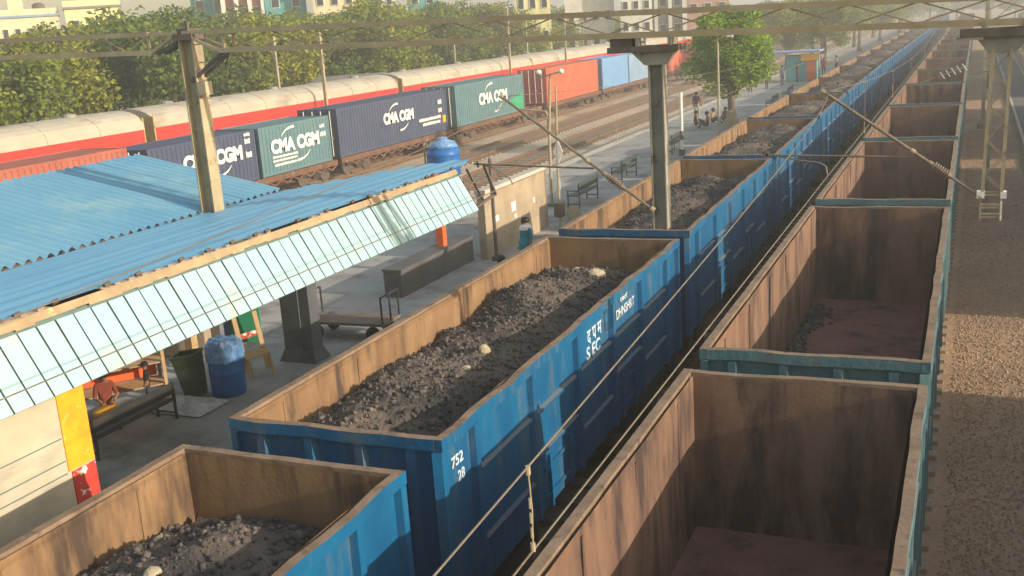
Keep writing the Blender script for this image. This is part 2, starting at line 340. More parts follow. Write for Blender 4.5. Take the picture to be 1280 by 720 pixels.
def make_wagon(name, outm, inm, seed, loc, label, cat, group):
    t = thing(name, label, cat, loc, 0, group)
    link('wagon_body', wag_body(outm, inm, seed), t); link('top_rim', wag_rim(outm, seed), t)
    pm = post_mesh(outm)
    for y in RIBS:
        for sx, rz in ((1, 0), (-1, math.pi)): link('side_post', pm, t, (sx*(hw-.112), y+.0, 0), rz)
    for x in (-.95, -.32, .32, .95):
        link('end_post', pm, t, (x, .112, 0), -math.pi/2); link('end_post', pm, t, (x, WL-.112, 0), math.pi/2)
    for i in range(len(RIBS)-1):
        ln = RIBS[i+1]-RIBS[i]-.18
        if ln < .9: continue
        lm = ledge_mesh(outm, ln)
        link('side_ledge', lm, t, (hw-.112, RIBS[i]+.09, 2.50)); link('side_ledge', lm, t, (hw-.112, RIBS[i]+.09, 1.62 if i % 2 else 1.92))
        if i in (2, 4):
            g = MB(); g.box(0, .03, .10, ln-.10, 0, .62); g.box(.03, .06, .2, ln-.2, .08, .13); g.box(.03, .06, .2, ln-.2, .48, .53)
            for yy in (.35, ln-.4): g.box(.03, .075, yy, yy+.07, -.08, .66)
            dm = g.build('side_door', outm, t); dm.location = (hw-.112, RIBS[i]+.09, 1.14)
    g = MB(); g.box(-.25, .25, .05, WL-.05, .72, 1.075); g.box(-hw+.12, hw-.12, .12, .30, .8, 1.075); g.box(-hw+.12, hw-.12, WL-.30, WL-.12, .8, 1.075)
    for y in (2.4, 5, 7.5): g.box(-hw+.14, hw-.14, y-.08, y+.08, .92, 1.075)
    g.box(-.1, .1, -.37, .05, .82, 1.0); g.box(-.1, .1, WL-.05, WL+.37, .82, 1.0)
    g.build('underframe', M_['dark'], t)
    bogie(t, 1.75); bogie(t, WL-1.75)
    return t
def simple_wagon(outm, inm, seed):
    """body, rim with posts for wagons far down the track"""
    return wag_body(outm, inm, seed), wag_rim(outm, seed)
def interp(tab, y):
    if y <= tab[0][0]: return tab[0][1]
    for (a, b), (c, d) in zip(tab, tab[1:]):
        if y <= c: return b+(d-b)*(y-a)/(c-a)
    return tab[-1][1]
BLUE_X = [(10, -6.21), (30, -6.28), (42, -6.5), (52, -6.62), (82, -6.72), (120, -6.55), (170, -6.4), (300, -6.2)]
RED_X = [(10, -1.67), (60, -1.66), (100, -1.6), (160, -1.45), (300, -1.3)]
YB0, YR0 = 8.89-PITCHY, 12.39-2*PITCHY
NW = 23

# ------------------------------------------------------------------ coal
def chunk(g, p, s, rr, mi):
    d = ((1, 0, 0), (-1, 0, 0), (0, 1, 0), (0, -1, 0), (0, 0, 1), (0, 0, -1))
    rot = Matrix.Rotation(rr.uniform(0, 6.28), 3, Vector((rr.uniform(-1, 1)+.01, rr.uniform(-1, 1), rr.uniform(-1, 1))))
    k = [rot @ (Vector(a)*(s*rr.uniform(.55, 1.25)))+Vector(p) for a in d]
    g.add(k, [(0, 2, 4), (2, 1, 4), (1, 3, 4), (3, 0, 4), (2, 0, 5), (1, 2, 5), (3, 1, 5), (0, 3, 5)], mi)
def coal_mesh(seed, lvl, crown, res, nch, endl=.55, tilt=0.0):
    rr = random.Random(seed); b = hw-.19; L0, L1 = .2, WL-.2
    def hgt(x, y):
        u = x/b; v = (y-L0)/(L1-L0)
        e = min(1, v/.11, (1-v)/.11)
        hump = .62+.38*math.sin(v*math.pi*3+seed)*.6
        z = lvl+crown*(1-u*u)*hump - endl*(1-e)**1.3 + tilt*u
        q = Vector((x+seed*3.7, y, 0))
        z += .16*noise.noise(q*.8)+.08*noise.noise(q*2.1)+.05*noise.noise(q*5.3)+.03*noise.noise(q*11)
        return z
    g = MB(); nx = int(2*b/res); ny = int((L1-L0)/res)
    vs = [(-b+2*b*i/nx, L0+(L1-L0)*j/ny, hgt(-b+2*b*i/nx, L0+(L1-L0)*j/ny)) for i in range(nx+1) for j in range(ny+1)]
    g.add(vs, [(i*(ny+1)+j, (i+1)*(ny+1)+j, (i+1)*(ny+1)+j+1, i*(ny+1)+j+1) for i in range(nx) for j in range(ny)], 0)
    for k in range(nch):
        x = rr.uniform(-b+.05, b-.05); y = rr.uniform(L0+.05, L1-.05); s = .012+.042*rr.random()**4.5
        if rr.random() < .02: s *= 1.9
        chunk(g, Vector((x, y, hgt(x, y)+s*.25)), s, rr, 1)
    me = g.mesh('coal_heap', [M_['coal'], M_['coal2']]); me.polygons.foreach_set('use_smooth', [True]*len(me.polygons)); return me, hgt

COALSPEC = [(11, 2.66, .28,   .045, 7000, .25, -.03), (7, 2.63, .44, .045, 8000, .40, -.10), (23, 2.72, .36, .06, 4200, .35, .02), (31, 2.78, .40, .08, 2500, .35, .05), (41, 2.86, .42, .1, 1800, .3, .05)]
blue_proto = None; HG = {}
far_b = [simple_wagon(M_['blue'], M_['ochre_in'], s) for s in (3, 9)]
far_r = [simple_wagon(M_['teal'], M_['rust_in'], s) for s in (4, 8)]
far_coal = [coal_mesh(s, 2.86, .45, .14, 900, .3, .04)[0] for s in (51, 63, 77)]
pmb, pmr = post_mesh(M_['blue']), post_mesh(M_['teal'])
def far_wagon(name, parts, pm, x, y, label, cat, group):
    t = thing(name, label, cat, (x, y, 0), 0, group)
    link('wagon_body', parts[0], t); link('top_rim', parts[1], t)
    for yy in RIBS[1:-1]: link('side_post', pm, t, (hw-.112, yy, 0)); 
    MB().box(-1.0, 1.0, .3, WL-.3, .3, 1.075).build('underframe', M_['dark'], t)
    return t
def blue_label(i):
    if i == 0: return 'loaded blue coal wagon nearest the viewer, cut off at the lower left'
    if i == 1: return 'whole loaded blue coal wagon in front with white lettering on its side'
    return 'loaded blue coal wagon, %s from the front of its long train' % ORD[i]
def red_label(i):
    if i == 0: return 'empty rust brown wagon at the bottom edge, before the first faded teal beam'
    if i == 1: return 'empty rust brown wagon with tan inner wall cut off at the bottom of the picture'
    if i == 2: return 'empty open wagon with maroon floor showing and faded teal end beam'
    return 'empty rust brown open wagon, %s from the front of its train' % ORD[i-1]
for i in range(NW):
    y = YB0+i*PITCHY; x = interp(BLUE_X, y+5)
    if i < 6:
        if blue_proto is None:
            blue_proto = make_wagon('coal_wagon', M_['blue'], M_['ochre_in'], 2, (x, y, 0), blue_label(i), 'coal wagon', 'loaded blue coal wagons'); t = blue_proto
        else: t = dup(blue_proto, (x, y, 0), 0, blue_label(i))
        if i == 1: WB = t
    else: t = far_wagon('coal_wagon', far_b[i % 2], pmb, x, y, blue_label(i), 'coal wagon', 'loaded blue coal wagons')
    t.rotation_euler.z = math.atan2(-(interp(BLUE_X, y+PITCHY+5)-interp(BLUE_X, y+5)), PITCHY)
    if i < len(COALSPEC): me, h_ = coal_mesh(*COALSPEC[i]); HG[i] = (h_, x, y)
    else: me = far_coal[i % 3]
    c = bpy.data.objects.new('coal_heap', me); COL.objects.link(c); c.location = (x, y, 0); c.rotation_euler = t.rotation_euler
    tag(c, ('dusty dark coal filling the nearest blue wagon at the lower left' if i == 0 else 'dusty dark coal heap in the whole front blue wagon' if i == 1 else 'dusty dark coal heap in the %s blue wagon from the front' % ORD[i]), 'coal heap', 'coal loads in the blue wagons')
red_proto = None
for i in range(NW):
    y = YR0+i*PITCHY; x = interp(RED_X, y+5)
    if i < 7:
        if red_proto is None:
            red_proto = make_wagon('empty_wagon', M_['teal'], M_['rust_in'], 5, (x, y, 0), red_label(i), 'open wagon', 'empty rust brown wagons'); t = red_proto
        else: t = dup(red_proto, (x, y, 0), 0, red_label(i))
    else: t = far_wagon('empty_wagon', far_r[i % 2], pmr, x, y, red_label(i), 'open wagon', 'empty rust brown wagons')
# lettering on the whole blue wagon (local side plane)
sx_ = hw-.085+.010
M_['letter'] = pmat('worn_white_lettering', (.62, .66, .68), (.35, .45, .55), 14, rough=.8)
dv = text('lettering', '\u0926 \u092a \u092e', .30, (sx_, 4.25+.85, 2.86), RX, M_['letter'], WB, .95, .006)
text('lettering', 'S EC', .27, (sx_, 4.25+.78, 2.62), RX, M_['letter'], WB, 1.2, .006)
text('lettering', '\u0926\u0915\u0924\u0930', .15, (sx_, 5.87+.72, 3.0), RX, M_['letter'], WB, 1.1, .003)
text('lettering', 'DHNSHRT', .21, (sx_, 5.87+.78, 2.80), RX, M_['letter'], WB, 1.0, .004)
text('lettering', '752', .17, (sx_, .45, 2.82), RX, M_['letter'], WB, 1.15, .004)
text('lettering', '28', .17, (sx_, .52, 2.62), RX, M_['letter'], WB, 1.0, .004)
# stray pale stones on the coal
def stone(wi, px, py, s, label, flat=.5):
    h, wx, wy = HG[wi]; rr = random.Random(int(px*100)); g = MB(); n1, n2 = 10, 6
    prof = []
    for j in range(n2+1):
        a = math.pi*j/n2-math.pi/2; prof.append((math.cos(a)*s, math.sin(a)*s*flat))
    g.lathe(prof, (0, 0, 0), n1)
    g.v = [tuple(Vector(v)*(1+.28*noise.noise(Vector(v)/s*1.3+Vector((px, 0, 0))))) for v in g.v]
    o = g.build('stone', M_['stone'], None, False, (px, py, h(px-wx, py-wy)+s*flat*.4)); o.rotation_euler = (rr.uniform(-.3, .3), rr.uniform(-.3, .3), rr.uniform(0, 3))
    tag(o, label, 'stone', 'pale stones lying on the coal')
stone(1, -6.0, 17.2, .17, 'largest pale yellow stone on the coal, near the far end of the front blue wagon', .45)
stone(1, -6.5, 17.55, .12, 'small white stone beside the largest pale one on the coal')
stone(1, -6.25, 12.9, .095, 'tan pointed stone in the middle of the front wagon of coal', .8)
stone(1, -6.1, 12.0, .07, 'small pale pebble lying on the coal near the blue side wall')
stone(0, -6.44, 6.3, .085, 'pale yellow stone on the coal in the nearest cut off wagon')
stone(0, -6.95, 7.0, .11, 'flat tan stone on the coal at the left of the nearest wagon', .4)
# leftover coal in the empty wagon with the maroon floor
g = MB(); rr = random.Random(8)
for k in range(900):
    y = rr.uniform(12.9, 21.5); w = .15+.55*max(0, noise.noise(Vector((y*.6, 3, 0)))+.35)
    x = -2.83+abs(rr.gauss(0, .35))*w; chunk(g, Vector((x, y, WF+.03)), .03+.06*rr.random()**2, rr, 0)
tag(g.build('leftover_coal', M_['coal2']), 'dark leftover coal along the left wall of the empty wagon with the maroon floor', 'coal remains')

# ================================================================== OVERHEAD PORTAL
PY = 14.3
por = thing('overhead_portal', 'rusty steel portal with lattice boom spanning the tracks and platform roof', 'portal', (-11.9, PY, 0))
def P(x, y, z): return Vector((x+11.9, y-PY, z))
def bt(x): return 7.29-.0225*(x+.9)          # top chord height
def bb(x): return bt(x)-.30
def chords(g, x0, x1, z0f, z1f):
    for yy in (PY-.14, PY+.14):
        for zf in (z0f, z1f): g.bar(P(x0, yy, zf(x0)), P(x1, yy, zf(x1)), .055, .075)
def truss(x0, x1, step):
    g = MB(); chords(g, x0, x1, bt, bb); n = int(round((x1-x0)/step)); d = (x1-x0)/n
    for k in range(n):
        a = x0+k*d; b = a+d
        for yy, fl in ((PY-.14, 0), (PY+.14, 1)):
            if (k+fl) % 2: g.bar(P(a, yy, bb(a)+.02), P(b, yy, bt(b)-.02), .010, .018)
            else: g.bar(P(a, yy, bt(a)-.02), P(b, yy, bb(b)+.02), .010, .018)
        g.bar(P(a, PY-.14, bt(a)), P(a, PY+.14, bt(a)), .02, .02); g.bar(P(a, PY-.14, bb(a)), P(b, PY+.14, bb(b)), .015, .02)
    return g
g = truss(-12.65, -17.8, .55) if False else truss(-17.8, -12.6, .52)
# taper up to the mast on both sides
for yy in (PY-.14, PY+.14):
    g.bar(P(-12.6, yy, bb(-12.6)), P(-12.02, yy, bt(-12)-.02), .045, .05); g.bar(P(-12.6, yy, bt(-12.6)), P(-12.0, yy, bt(-12)), .045, .055); g.bar(P(-12.62, yy, bb(-12.6)), P(-12.62, yy, bt(-12.6)), .05, .02)
g.build('boom', M_['boom'], por)
g = truss(-11.2, 2.6, .80)
for yy in (PY-.14, PY+.14):
    g.bar(P(-11.2, yy, bb(-11.2)), P(-11.88, yy, bt(-11.9)-.03), .045, .05); g.bar(P(-11.2, yy, bt(-11.2)), P(-11.9, yy, bt(-11.9)), .045, .055); g.bar(P(-11.1, yy, bb(-11.1)), P(-11.1, yy, bt(-11.1)), .045, .02)
g.build('boom', M_['boom'], por)
# knee braces
g = MB()
for yy in (PY-.10, PY+.10):
    g.bar(P(-11.86, yy, 6.75), P(-11.15, yy, bb(-11.15)-.02), .05, .05); g.bar(P(-11.3, yy, 6.95), P(-11.2, yy, 7.15), .03, .03); g.bar(P(-12.5, yy, bb(-12.5)-.02), P(-12.05, yy, 7.38), .06, .06)
g.build('knee_brace', M_['capdark'], por)
def hcol(xc, z0, z1, w, d, t=.022, taper=0):
    g = MB()
    for sx in (-1, 1): g.box(xc+sx*(w/2)-t/2+11.9, xc+sx*(w/2)+t/2+11.9, -d/2, d/2, z0, z1)
    g.box(xc-w/2+t/2+.001+11.9, xc+w/2-t/2-.001+11.9, -t/2, t/2, z0, z1); return g
g = hcol(-11.88, 4.34, 7.42, .26, .26); g.build('mast', M_['galv'], por)
g = MB(); g.box(-12.08+11.9, -11.68+11.9, -.19, .19, 7.42, 7.52); g.box(-11.99+11.9, -11.77+11.9, -.16, .16, 7.52, 7.60); g.bar(P(-11.9, PY, 7.6), P(-11.9, PY, 7.72), .05); g.build('mast_cap', M_['capdark'], por)
g = MB(); g.box(-11.72+11.9, -11.56+11.9, -.16, .02, 6.52, 6.74); g.build('bracket_box', M_['galv'], por)
# drop arm between the two trains
g = hcol(-3.975, 4.37, 6.66, .19, .20, .020); g.build('drop_arm', M_['galvgrey'], por)
g = MB(); g.box(-4.62+11.9, -3.62+11.9, -.2, .2, 6.84, 6.92, 0)
g.add([P(-4.30, PY-.12, 6.84), P(-3.70, PY-.12, 6.84), P(-3.84, PY-.12, 6.66), P(-4.12, PY-.12, 6.66), P(-4.30, PY+.12, 6.84), P(-3.70, PY+.12, 6.84), P(-3.84, PY+.12, 6.66), P(-4.12, PY+.12, 6.66)],
      [(0, 3, 2, 1), (4, 5, 6, 7), (0, 1, 5, 4), (1, 2, 6, 5), (2, 3, 7, 6), (3, 0, 4, 7)], 1)
g.box(-4.60+11.9, -4.28+11.9, -.12, .12, 6.92, 7.04, 0)
for xx in (-4.2, -3.75): g.box(xx-.025+11.9, xx+.025+11.9, -.17, .17, 6.92, 7.05, 1)
g.build('drop_arm_head', [M_['capdark'], M_['galvgrey']], por)
# latticed drop arm at the right
g = MB()
for (xa, xb) in ((.215, .165), (.415, .385)):
    for yy in (PY-.11, PY+.11): g.bar(P(xa, yy, 6.66), P(xb, yy, 4.90), .036, .036)
n = 8
for k in range(n):
    z0 = 6.6-k*.21; z1 = z0-.21; f0 = k/n; xa = .215-.05*f0; xb = .415-.03*f0
    for yy in (PY-.11, PY+.11):
        if k % 2: g.bar(P(xa, yy, z0), P(xb, yy, z1), .006, .011)
        else: g.bar(P(xb, yy, z0), P(xa, yy, z1), .006, .011)
for z in (4.88, 4.72, 4.60): 
    for yy in (PY-.11, PY+.11): g.bar(P(.14, yy, z), P(.40, yy, z), .016, .02)
for xx in (.15, .385):
    for yy in (PY-.11, PY+.11): g.bar(P(xx, yy, 4.9), P(xx, yy, 4.55), .018, .02)
for z in (4.9, 4.56):
    for xx in (.15, .385): g.bar(P(xx, PY-.11, z), P(xx, PY+.11, z), .02, .02)
g.build('drop_arm', M_['galv'], por)
g = MB(); g.box(-.16+11.9, .95+11.9, -.2, .2, 6.80, 6.90, 0); g.box(-.2+11.9, .1+11.9, -.22, .22, 6.775, 6.80, 1)
g.add([P(.02, PY-.12, 6.80), P(.62, PY-.12, 6.80), P(.46, PY-.12, 6.60), P(.17, PY-.12, 6.60), P(.02, PY+.12, 6.80), P(.62, PY+.12, 6.80), P(.46, PY+.12, 6.60), P(.17, PY+.12, 6.60)],
      [(0, 3, 2, 1), (4, 5, 6, 7), (0, 1, 5, 4), (1, 2, 6, 5), (2, 3, 7, 6), (3, 0, 4, 7)], 1)
for xx in (.1, .55): g.box(xx-.025+11.9, xx+.025+11.9, -.17, .17, 6.90, bb(0)+.02, 1)
g.build('drop_arm_head', [M_['capdark'], M_['galvgrey']], por)
for a_ in ((.10, .19, -.14, 0, 4.84, 4.92), (.37, .44, -.14, 0, 4.84, 4.92), (.375, .395, -.135, -.11, 4.56, 4.80)): MB().box(a_[0]+11.9, a_[1]+11.9, *a_[2:]).build('bracket_box', M_['white'], por)
# cantilevers
def cantilever(p0, p1, a0, a1, drop):
    p0 = Vector(P(*p0)); p1 = Vector(P(*p1)); d = p1-p0
    t = MB().tube([p0, p1], .021, 8).build('cantilever_tube', M_['copper'], por)
    g = MB()
    for k in range(7): g.disc(p0+d*(.10+.014*k+.10), d, .055, .012, 14)
    g.tube([p0+d*.18, p0+d*.32], .03, 10); g.build('insulator', M_['insul'], t)
    for q_, r_ in ((p0+d*.42, .032), (p1, .032), (p0, .045)): MB().disc(q_, d, r_, .06, 10).build('clamp', M_['galv'], t)
    g = MB(); g.tube([P(*a0), P(*a1)], .014, 8); g.tube([P(*q) for q in drop], .011, 8)
    g.bar(Vector(P(*a1))+Vector((0, 0, .05)), Vector(P(*a1))-Vector((0, 0, .05)), .03); g.bar(Vector(P(*a1))+Vector((.06, 0, .0)), Vector(P(*a1))-Vector((.06, 0, .0)), .03)
    g.build('registration_arm', M_['copper'], por)
cantilever((.14, PY-.1, 4.86), (-1.76, PY-.1, 6.22), (-.67, PY-.1, 5.36), (-2.48, PY-.1, 5.41), [(-2.35, PY-.1, 5.40), (-2.1, PY-.1, 5.34), (-1.80, PY-.1, 5.30), (-1.72, PY-.1, 5.25), (-1.70, PY-.1, 5.13)])
cantilever((-4.08, PY-.1, 4.66), (-6.29, PY-.1, 6.31), (-4.93, PY-.1, 5.25), (-6.75, PY-.1, 5.33), [(-6.7, PY-.1, 5.33), (-6.5, PY-.1, 5.27), (-6.25, PY-.1, 5.12), (-6.2, PY-.1, 5.02)])
# overhead lines
def line(xc, zc, zs, label, y0, span0):
    t = thing('overhead_line', label, 'overhead wire', (xc, PY, 0), 0, 'overhead contact lines')
    sup = [PY-54, PY, PY+54, PY+108, PY+162, PY+216]
    def zcat(y):
        for a, b in zip(sup, sup[1:]):
            if a <= y <= b:
                k = (y-a)/(b-a); 
                if b == PY: return zs-.85*4*k*(1-k) if k > .5 else zs-.85
                return zs-.75*4*k*(1-k)
        return zs
    ys = [PY-54+i*1.0 for i in range(0, 271)]
    def zca(y):
        d = PY-y
        if 0 <= d <= 16: return zs-(zs-5.42)*(1-math.exp(-d/3.2)) if False else zs-(zs-5.44)*min(1, (d/11.5))**.55
        return zcat(y) if y > PY else 5.44
    pts = [(0, PY-14+i*.25-PY, zca(PY-14+i*.25)) for i in range(0, 57)]+[(0, i*2., zca(PY+i*2.)) for i in range(1, 108)]
    MB().tube(pts, .0052, 6).build('catenary_wire', M_['copper'], t)
    pts = [(0, -14, zc), (0, 0, zc+.05), (0, 54, zc+.05), (0, 108, zc+.05), (0, 216, zc+.05)]
    MB().tube(pts, .0056, 6).build('contact_wire', M_['copper'], t)
    for d in [-10.45, 5, 12, 20, 29, 38, 46]:
        z1 = zca(PY+d); g = MB(); g.tube([(0, d, z1), (.008, d, (z1+zc)/2), (0, d, zc+.02)], .0035, 6); g.disc((0, d, z1-.015), (0, 0, 1), .012, .04, 8); g.disc((0, d, zc+.03), (0, 0, 1), .012, .04, 8)
        for k in range(3): g.disc((0, d, zc+.10+.07*k), (0, 0, 1), .007, .05, 6)
        g.build('dropper', M_['galv'], t)
line(-1.7, 5.07, 6.22, 'pair of bright overhead wires running along the gap before the empty brown wagons', 0, 0)
line(-6.2, 4.99, 6.31, 'pair of thin overhead wires above the blue coal wagons crossing the mint roof edge', 0, 0)

# ================================================================== PLATFORM CANOPY
can = thing('platform_canopy', 'blue corrugated platform roof with pale mint fascia beside the coal train', 'canopy roof', (-12, 16.44, PZ))
def K(x, y, z): return Vector((x+12, y-16.44, z-PZ))
Y0, YE, YF = -8.0, 16.44, 17.58
g = MB(); n = int((YE-Y0)/.03); vs = []
for i in range(n+1):
    y = YE-i*.03; c = .034*math.cos(2*math.pi*(YE-y)/.20)
    tr = -.05*math.exp(-((y-15.35)/.06)**2)
    for k in range(9):
        f = k/8; x = -12+(-3.42)*f; z = 4.56+.70*f+.012*noise.noise(Vector((x, y*.5, 4)))
        vs.append(K(x, y, z+c+tr))
g.add(vs, [(i*9+k, (i+1)*9+k, (i+1)*9+k+1, i*9+k+1) for i in range(n) for k in range(8)])
g.build('roof_sheet', M_['roofblue'], can)
# plain ridge strip between valley and fascia
g = MB(); ny = 60; nx = 56; vs = []
for i in range(ny+1):
    for k in range(nx+1):
        f = k/nx; x = -12.0+f*3.17; ye = 16.44+(19.2-16.44)*f if f < .9 else 18.92-(f-.9)*10*1.0
        y = Y0+(ye-Y0)*i/ny; z = 4.53+.26*f+.05*math.sin(math.pi*f)+.014*math.sin(2*math.pi*f*9)+.015*noise.noise(Vector((x*2.5, y*.45, 1)))
        vs.append(K(x, y, z))
g.add(vs, [(i*(nx+1)+k, (i+1)*(nx+1)+k, (i+1)*(nx+1)+k+1, i*(nx+1)+k+1) for i in range(ny) for k in range(nx)])
g.build('ridge_sheet', M_['ridge'], can, True)
# fascia: pans with ribs
EX, EZ, TX, TZ = -8.40, 3.99, -8.84, 4.75
def fp(f, y, o=0.0):
    nx_, nz_ = .76/math.hypot(.76, .44), .44/math.hypot(.76, .44)
    return K(TX+(EX-TX)*f+nx_*o, y, TZ+(EZ-TZ)*f+nz_*o)
g = MB(); y = YF; k = 0
while y > Y0+.3:
    w = .25
    dz = .006*math.sin(k*1.7); g.quad(fp(.16, y-.011, dz), fp(1, y-.011, 0), fp(1, y-w+.011, 0), fp(.16, y-w+.011, dz), 0)
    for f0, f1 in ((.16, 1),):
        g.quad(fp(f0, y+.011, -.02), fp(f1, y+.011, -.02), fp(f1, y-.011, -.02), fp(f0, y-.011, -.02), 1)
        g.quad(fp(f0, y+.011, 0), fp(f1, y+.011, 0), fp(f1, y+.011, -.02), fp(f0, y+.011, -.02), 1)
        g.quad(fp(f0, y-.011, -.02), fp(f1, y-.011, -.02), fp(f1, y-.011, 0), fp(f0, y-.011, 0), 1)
    y -= w; k += 1
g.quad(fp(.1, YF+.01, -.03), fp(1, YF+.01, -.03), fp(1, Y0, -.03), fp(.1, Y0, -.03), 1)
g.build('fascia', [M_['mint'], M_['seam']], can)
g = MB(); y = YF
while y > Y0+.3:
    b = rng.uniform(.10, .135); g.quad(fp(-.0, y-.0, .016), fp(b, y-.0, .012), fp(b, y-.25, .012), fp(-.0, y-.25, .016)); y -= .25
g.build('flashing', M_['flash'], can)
yy = YF-.2; bm = None
while yy > Y0:
    if bm is None: bm = MB().tube([(0, 0, 0), (0, .09, .01)], .024, 6).mesh('ridge_bolt', [M_['capdark']])
    link('ridge_bolt', bm, can, fp(-.04, yy, .03)); yy -= .25*rng.choice((1, 2, 3))
# underside beams and columns
g = MB()
for y in (1.5, 9.4, 15.9): 
    g.bar(K(-8.9, y, 4.40), K(-12, y, 4.38), .12, .22); g.bar(K(-12, y, 4.38), K(-15.3, y, 5.05), .12, .2)
for x, z in ((-8.9, 4.42), (-10.5, 4.5), (-12.05, 4.40), (-13.7, 4.8), (-15.3, 5.1)): g.bar(K(x, Y0, z), K(x, 16.4, z), .07, .1)
g.build('roof_beam', M_['column'], can)
for y in (1.5, 9.4, 17.36):
    g = MB(); g.box(-.88, -.44, y-16.44-.2, y-16.44+.2, 0, 3.45); g.box(-.437, -.2, y-16.44-.17, y-16.44+.17, 0, 3.45)
    g.add([K(-13.0, y-.28, PZ), K(-12.1, y-.28, PZ), K(-12.2, y-.2, PZ+.25), K(-12.9, y-.2, PZ+.25), K(-13.0, y+.28, PZ), K(-12.1, y+.28, PZ), K(-12.2, y+.2, PZ+.25), K(-12.9, y+.2, PZ+.25)],
          [(0, 1, 2, 3), (7, 6, 5, 4), (1, 5, 6, 2), (0, 3, 7, 4), (3, 2, 6, 7)])
    g.bar(K(-12.9, y, PZ+1.25), K(-13.25, y, PZ+1.6), .1)
    g.build('column', M_['column'], can)
# end frame and thin post
g = MB()
g.bar(K(-8.95, 17.75, 4.70), K(-8.55, 17.75, 4.05), .04); g.bar(K(-8.95, 18.3, 4.66), K(-8.62, 18.3, 4.0), .04); g.bar(K(-8.7, 17.6, 4.5), K(-8.7, 18.6, 4.35), .03); g.bar(K(-8.72, 18.6, 4.7), K(-8.5, 18.6, 4.1), .05)
g.bar(K(-8.5, 17.6, 4.02), K(-8.55, 18.7, 4.1), .05)
g.build('end_frame', M_['capdark'], can)

# low sandy wall beyond the roof end
w = thing('boundary_wall', 'low sandy plastered wall on the platform beyond the blue roof end', 'wall', (-12.5, 31.3, PZ))
g = MB(); g.box(-.22, 0, -4.8, 0, 0, 1.86); g.build('wall_face', M_['wall'], w)
g = MB(); g.box(-.27, .05, -4.82, .03, 1.865, 1.99); g.build('coping', M_['coping'], w)
for (yy, zz, a, b) in ((28.55, 2.02, .34, .28), (28.65, 1.72, .17, .12), (27.3, 1.90, .26, .18), (30.15, 1.93, .16, .16)):
    g = MB(); y0 = yy-31.3; z0 = zz-PZ; g.box(.003, .012, y0-a/2, y0+a/2, z0-b/2, z0+b/2); g.build('poster', M_['white'], w)
w = thing('grey_wall', 'low dark grey counter wall in the shade under the roof end', 'wall', (-12.9, 26.4, PZ))
g = MB(); g.box(-.5, 0, -4.2, 0, 0, .66); g.build('wall_face', M_['greyp'], w); MB().box(-.53, .03, -4.22, .0, .665, .72).build('coping', M_['greyp'], w)
# thin pole at the wall's canopy end
g = MB(); g.tube([(-12.2, 26.45, PZ), (-12.2, 26.45, 3.75)], .05, 10); g.box(-12.3, -12.1, 26.35, 26.55, PZ, PZ+.12)
tag(g.build('thin_post', M_['capdark']), 'thin dark post between the mint roof corner and the sandy wall', 'post')

# ================================================================== STALL
st = thing('platform_stall', 'cream platform stall wall with yellow poster under the mint roof edge', 'stall', (-9.2, 8.43, PZ))
g = MB(); g.box(-1.7, 0, -9, 0, 0, 2.98); g.build('stall_wall', M_['cream'], st)
g = MB(); g.box(.004, .014, -.40, -.012, 1.92, 2.93); g.build('yellow_poster', M_['yellow'], st)
g = MB(); g.box(.004, .016, -.36, -.012, 1.50, 1.90); g.build('red_poster', M_['redp'], st)
g = MB()
for z in (2.32, 2.05, 1.9): g.box(.003, .010, -2.4, -.42, z, z+.012)
g.tube([(.02, -.36, 1.5), (.03, -.5, 1.32), (.02, -.8, 1.22)], .012, 6)
g.build('cable', M_['seam'], st)
# goods rack behind the stall
rk = thing('goods_rack', 'wooden goods rack with orange panel standing behind the stall', 'rack', (-13.6, 13.0, PZ))
for sx in (-.9, .9):
    for yy in (-.3, .3): MB().box(sx-.03, sx+.03, yy-.03, yy+.03, 0, 1.5).build('upright', M_['wood'], rk)
for z in (.45, 1.0): MB().box(-.9, .9, -.3, .3, z, z+.03).build('shelf', M_['wood'], rk)
MB().box(-.84, .84, .31, .34, .5, 1.45).build('back_panel', M_['orange'], rk)
rk.rotation_euler.z = .9; rk.location = (-14.5, 14.0, PZ); rk.scale = (1, 1, .78)

# ================================================================== PLATFORM OBJECTS
# black bench near the stall
def bench_thing(name, loc, rz, label, group, mat, L=1.5, back=True):
    t = thing(name, label, 'bench', loc, rz, group)
    for z0 in (0,):
        MB().box(-L/2, L/2, 0, .42, .42, .455).build('seat', mat, t)
    if back:
        MB().box(-L/2+.02, L/2-.02, -.05, -.02, .62, .88).build('backrest', mat, t)
        MB().box(-L/2+.02, L/2-.02, -.05, -.03, .50, .54).build('back_rail', mat, t)
    for sx in (-1, 1):
        g = MB(); x = sx*(L/2-.05)
        g.bar((x, -.04, 0), (x, -.05, .9), .04); g.bar((x, .38, 0), (x, .38, .62), .04); g.bar((x, -.04, .62), (x, .40, .62), .035); g.bar((x, -.04, .15), (x, .38, .15), .03); g.build('leg_frame', mat, t)
    return t
bb0 = bench_thing('platform_bench', (-12.95, 12.85, PZ), math.pi/2, 'black iron bench with plank back beside the yellow poster', None, M_['ironblk'], 2.0); bb0.scale = (1, 1, .78)
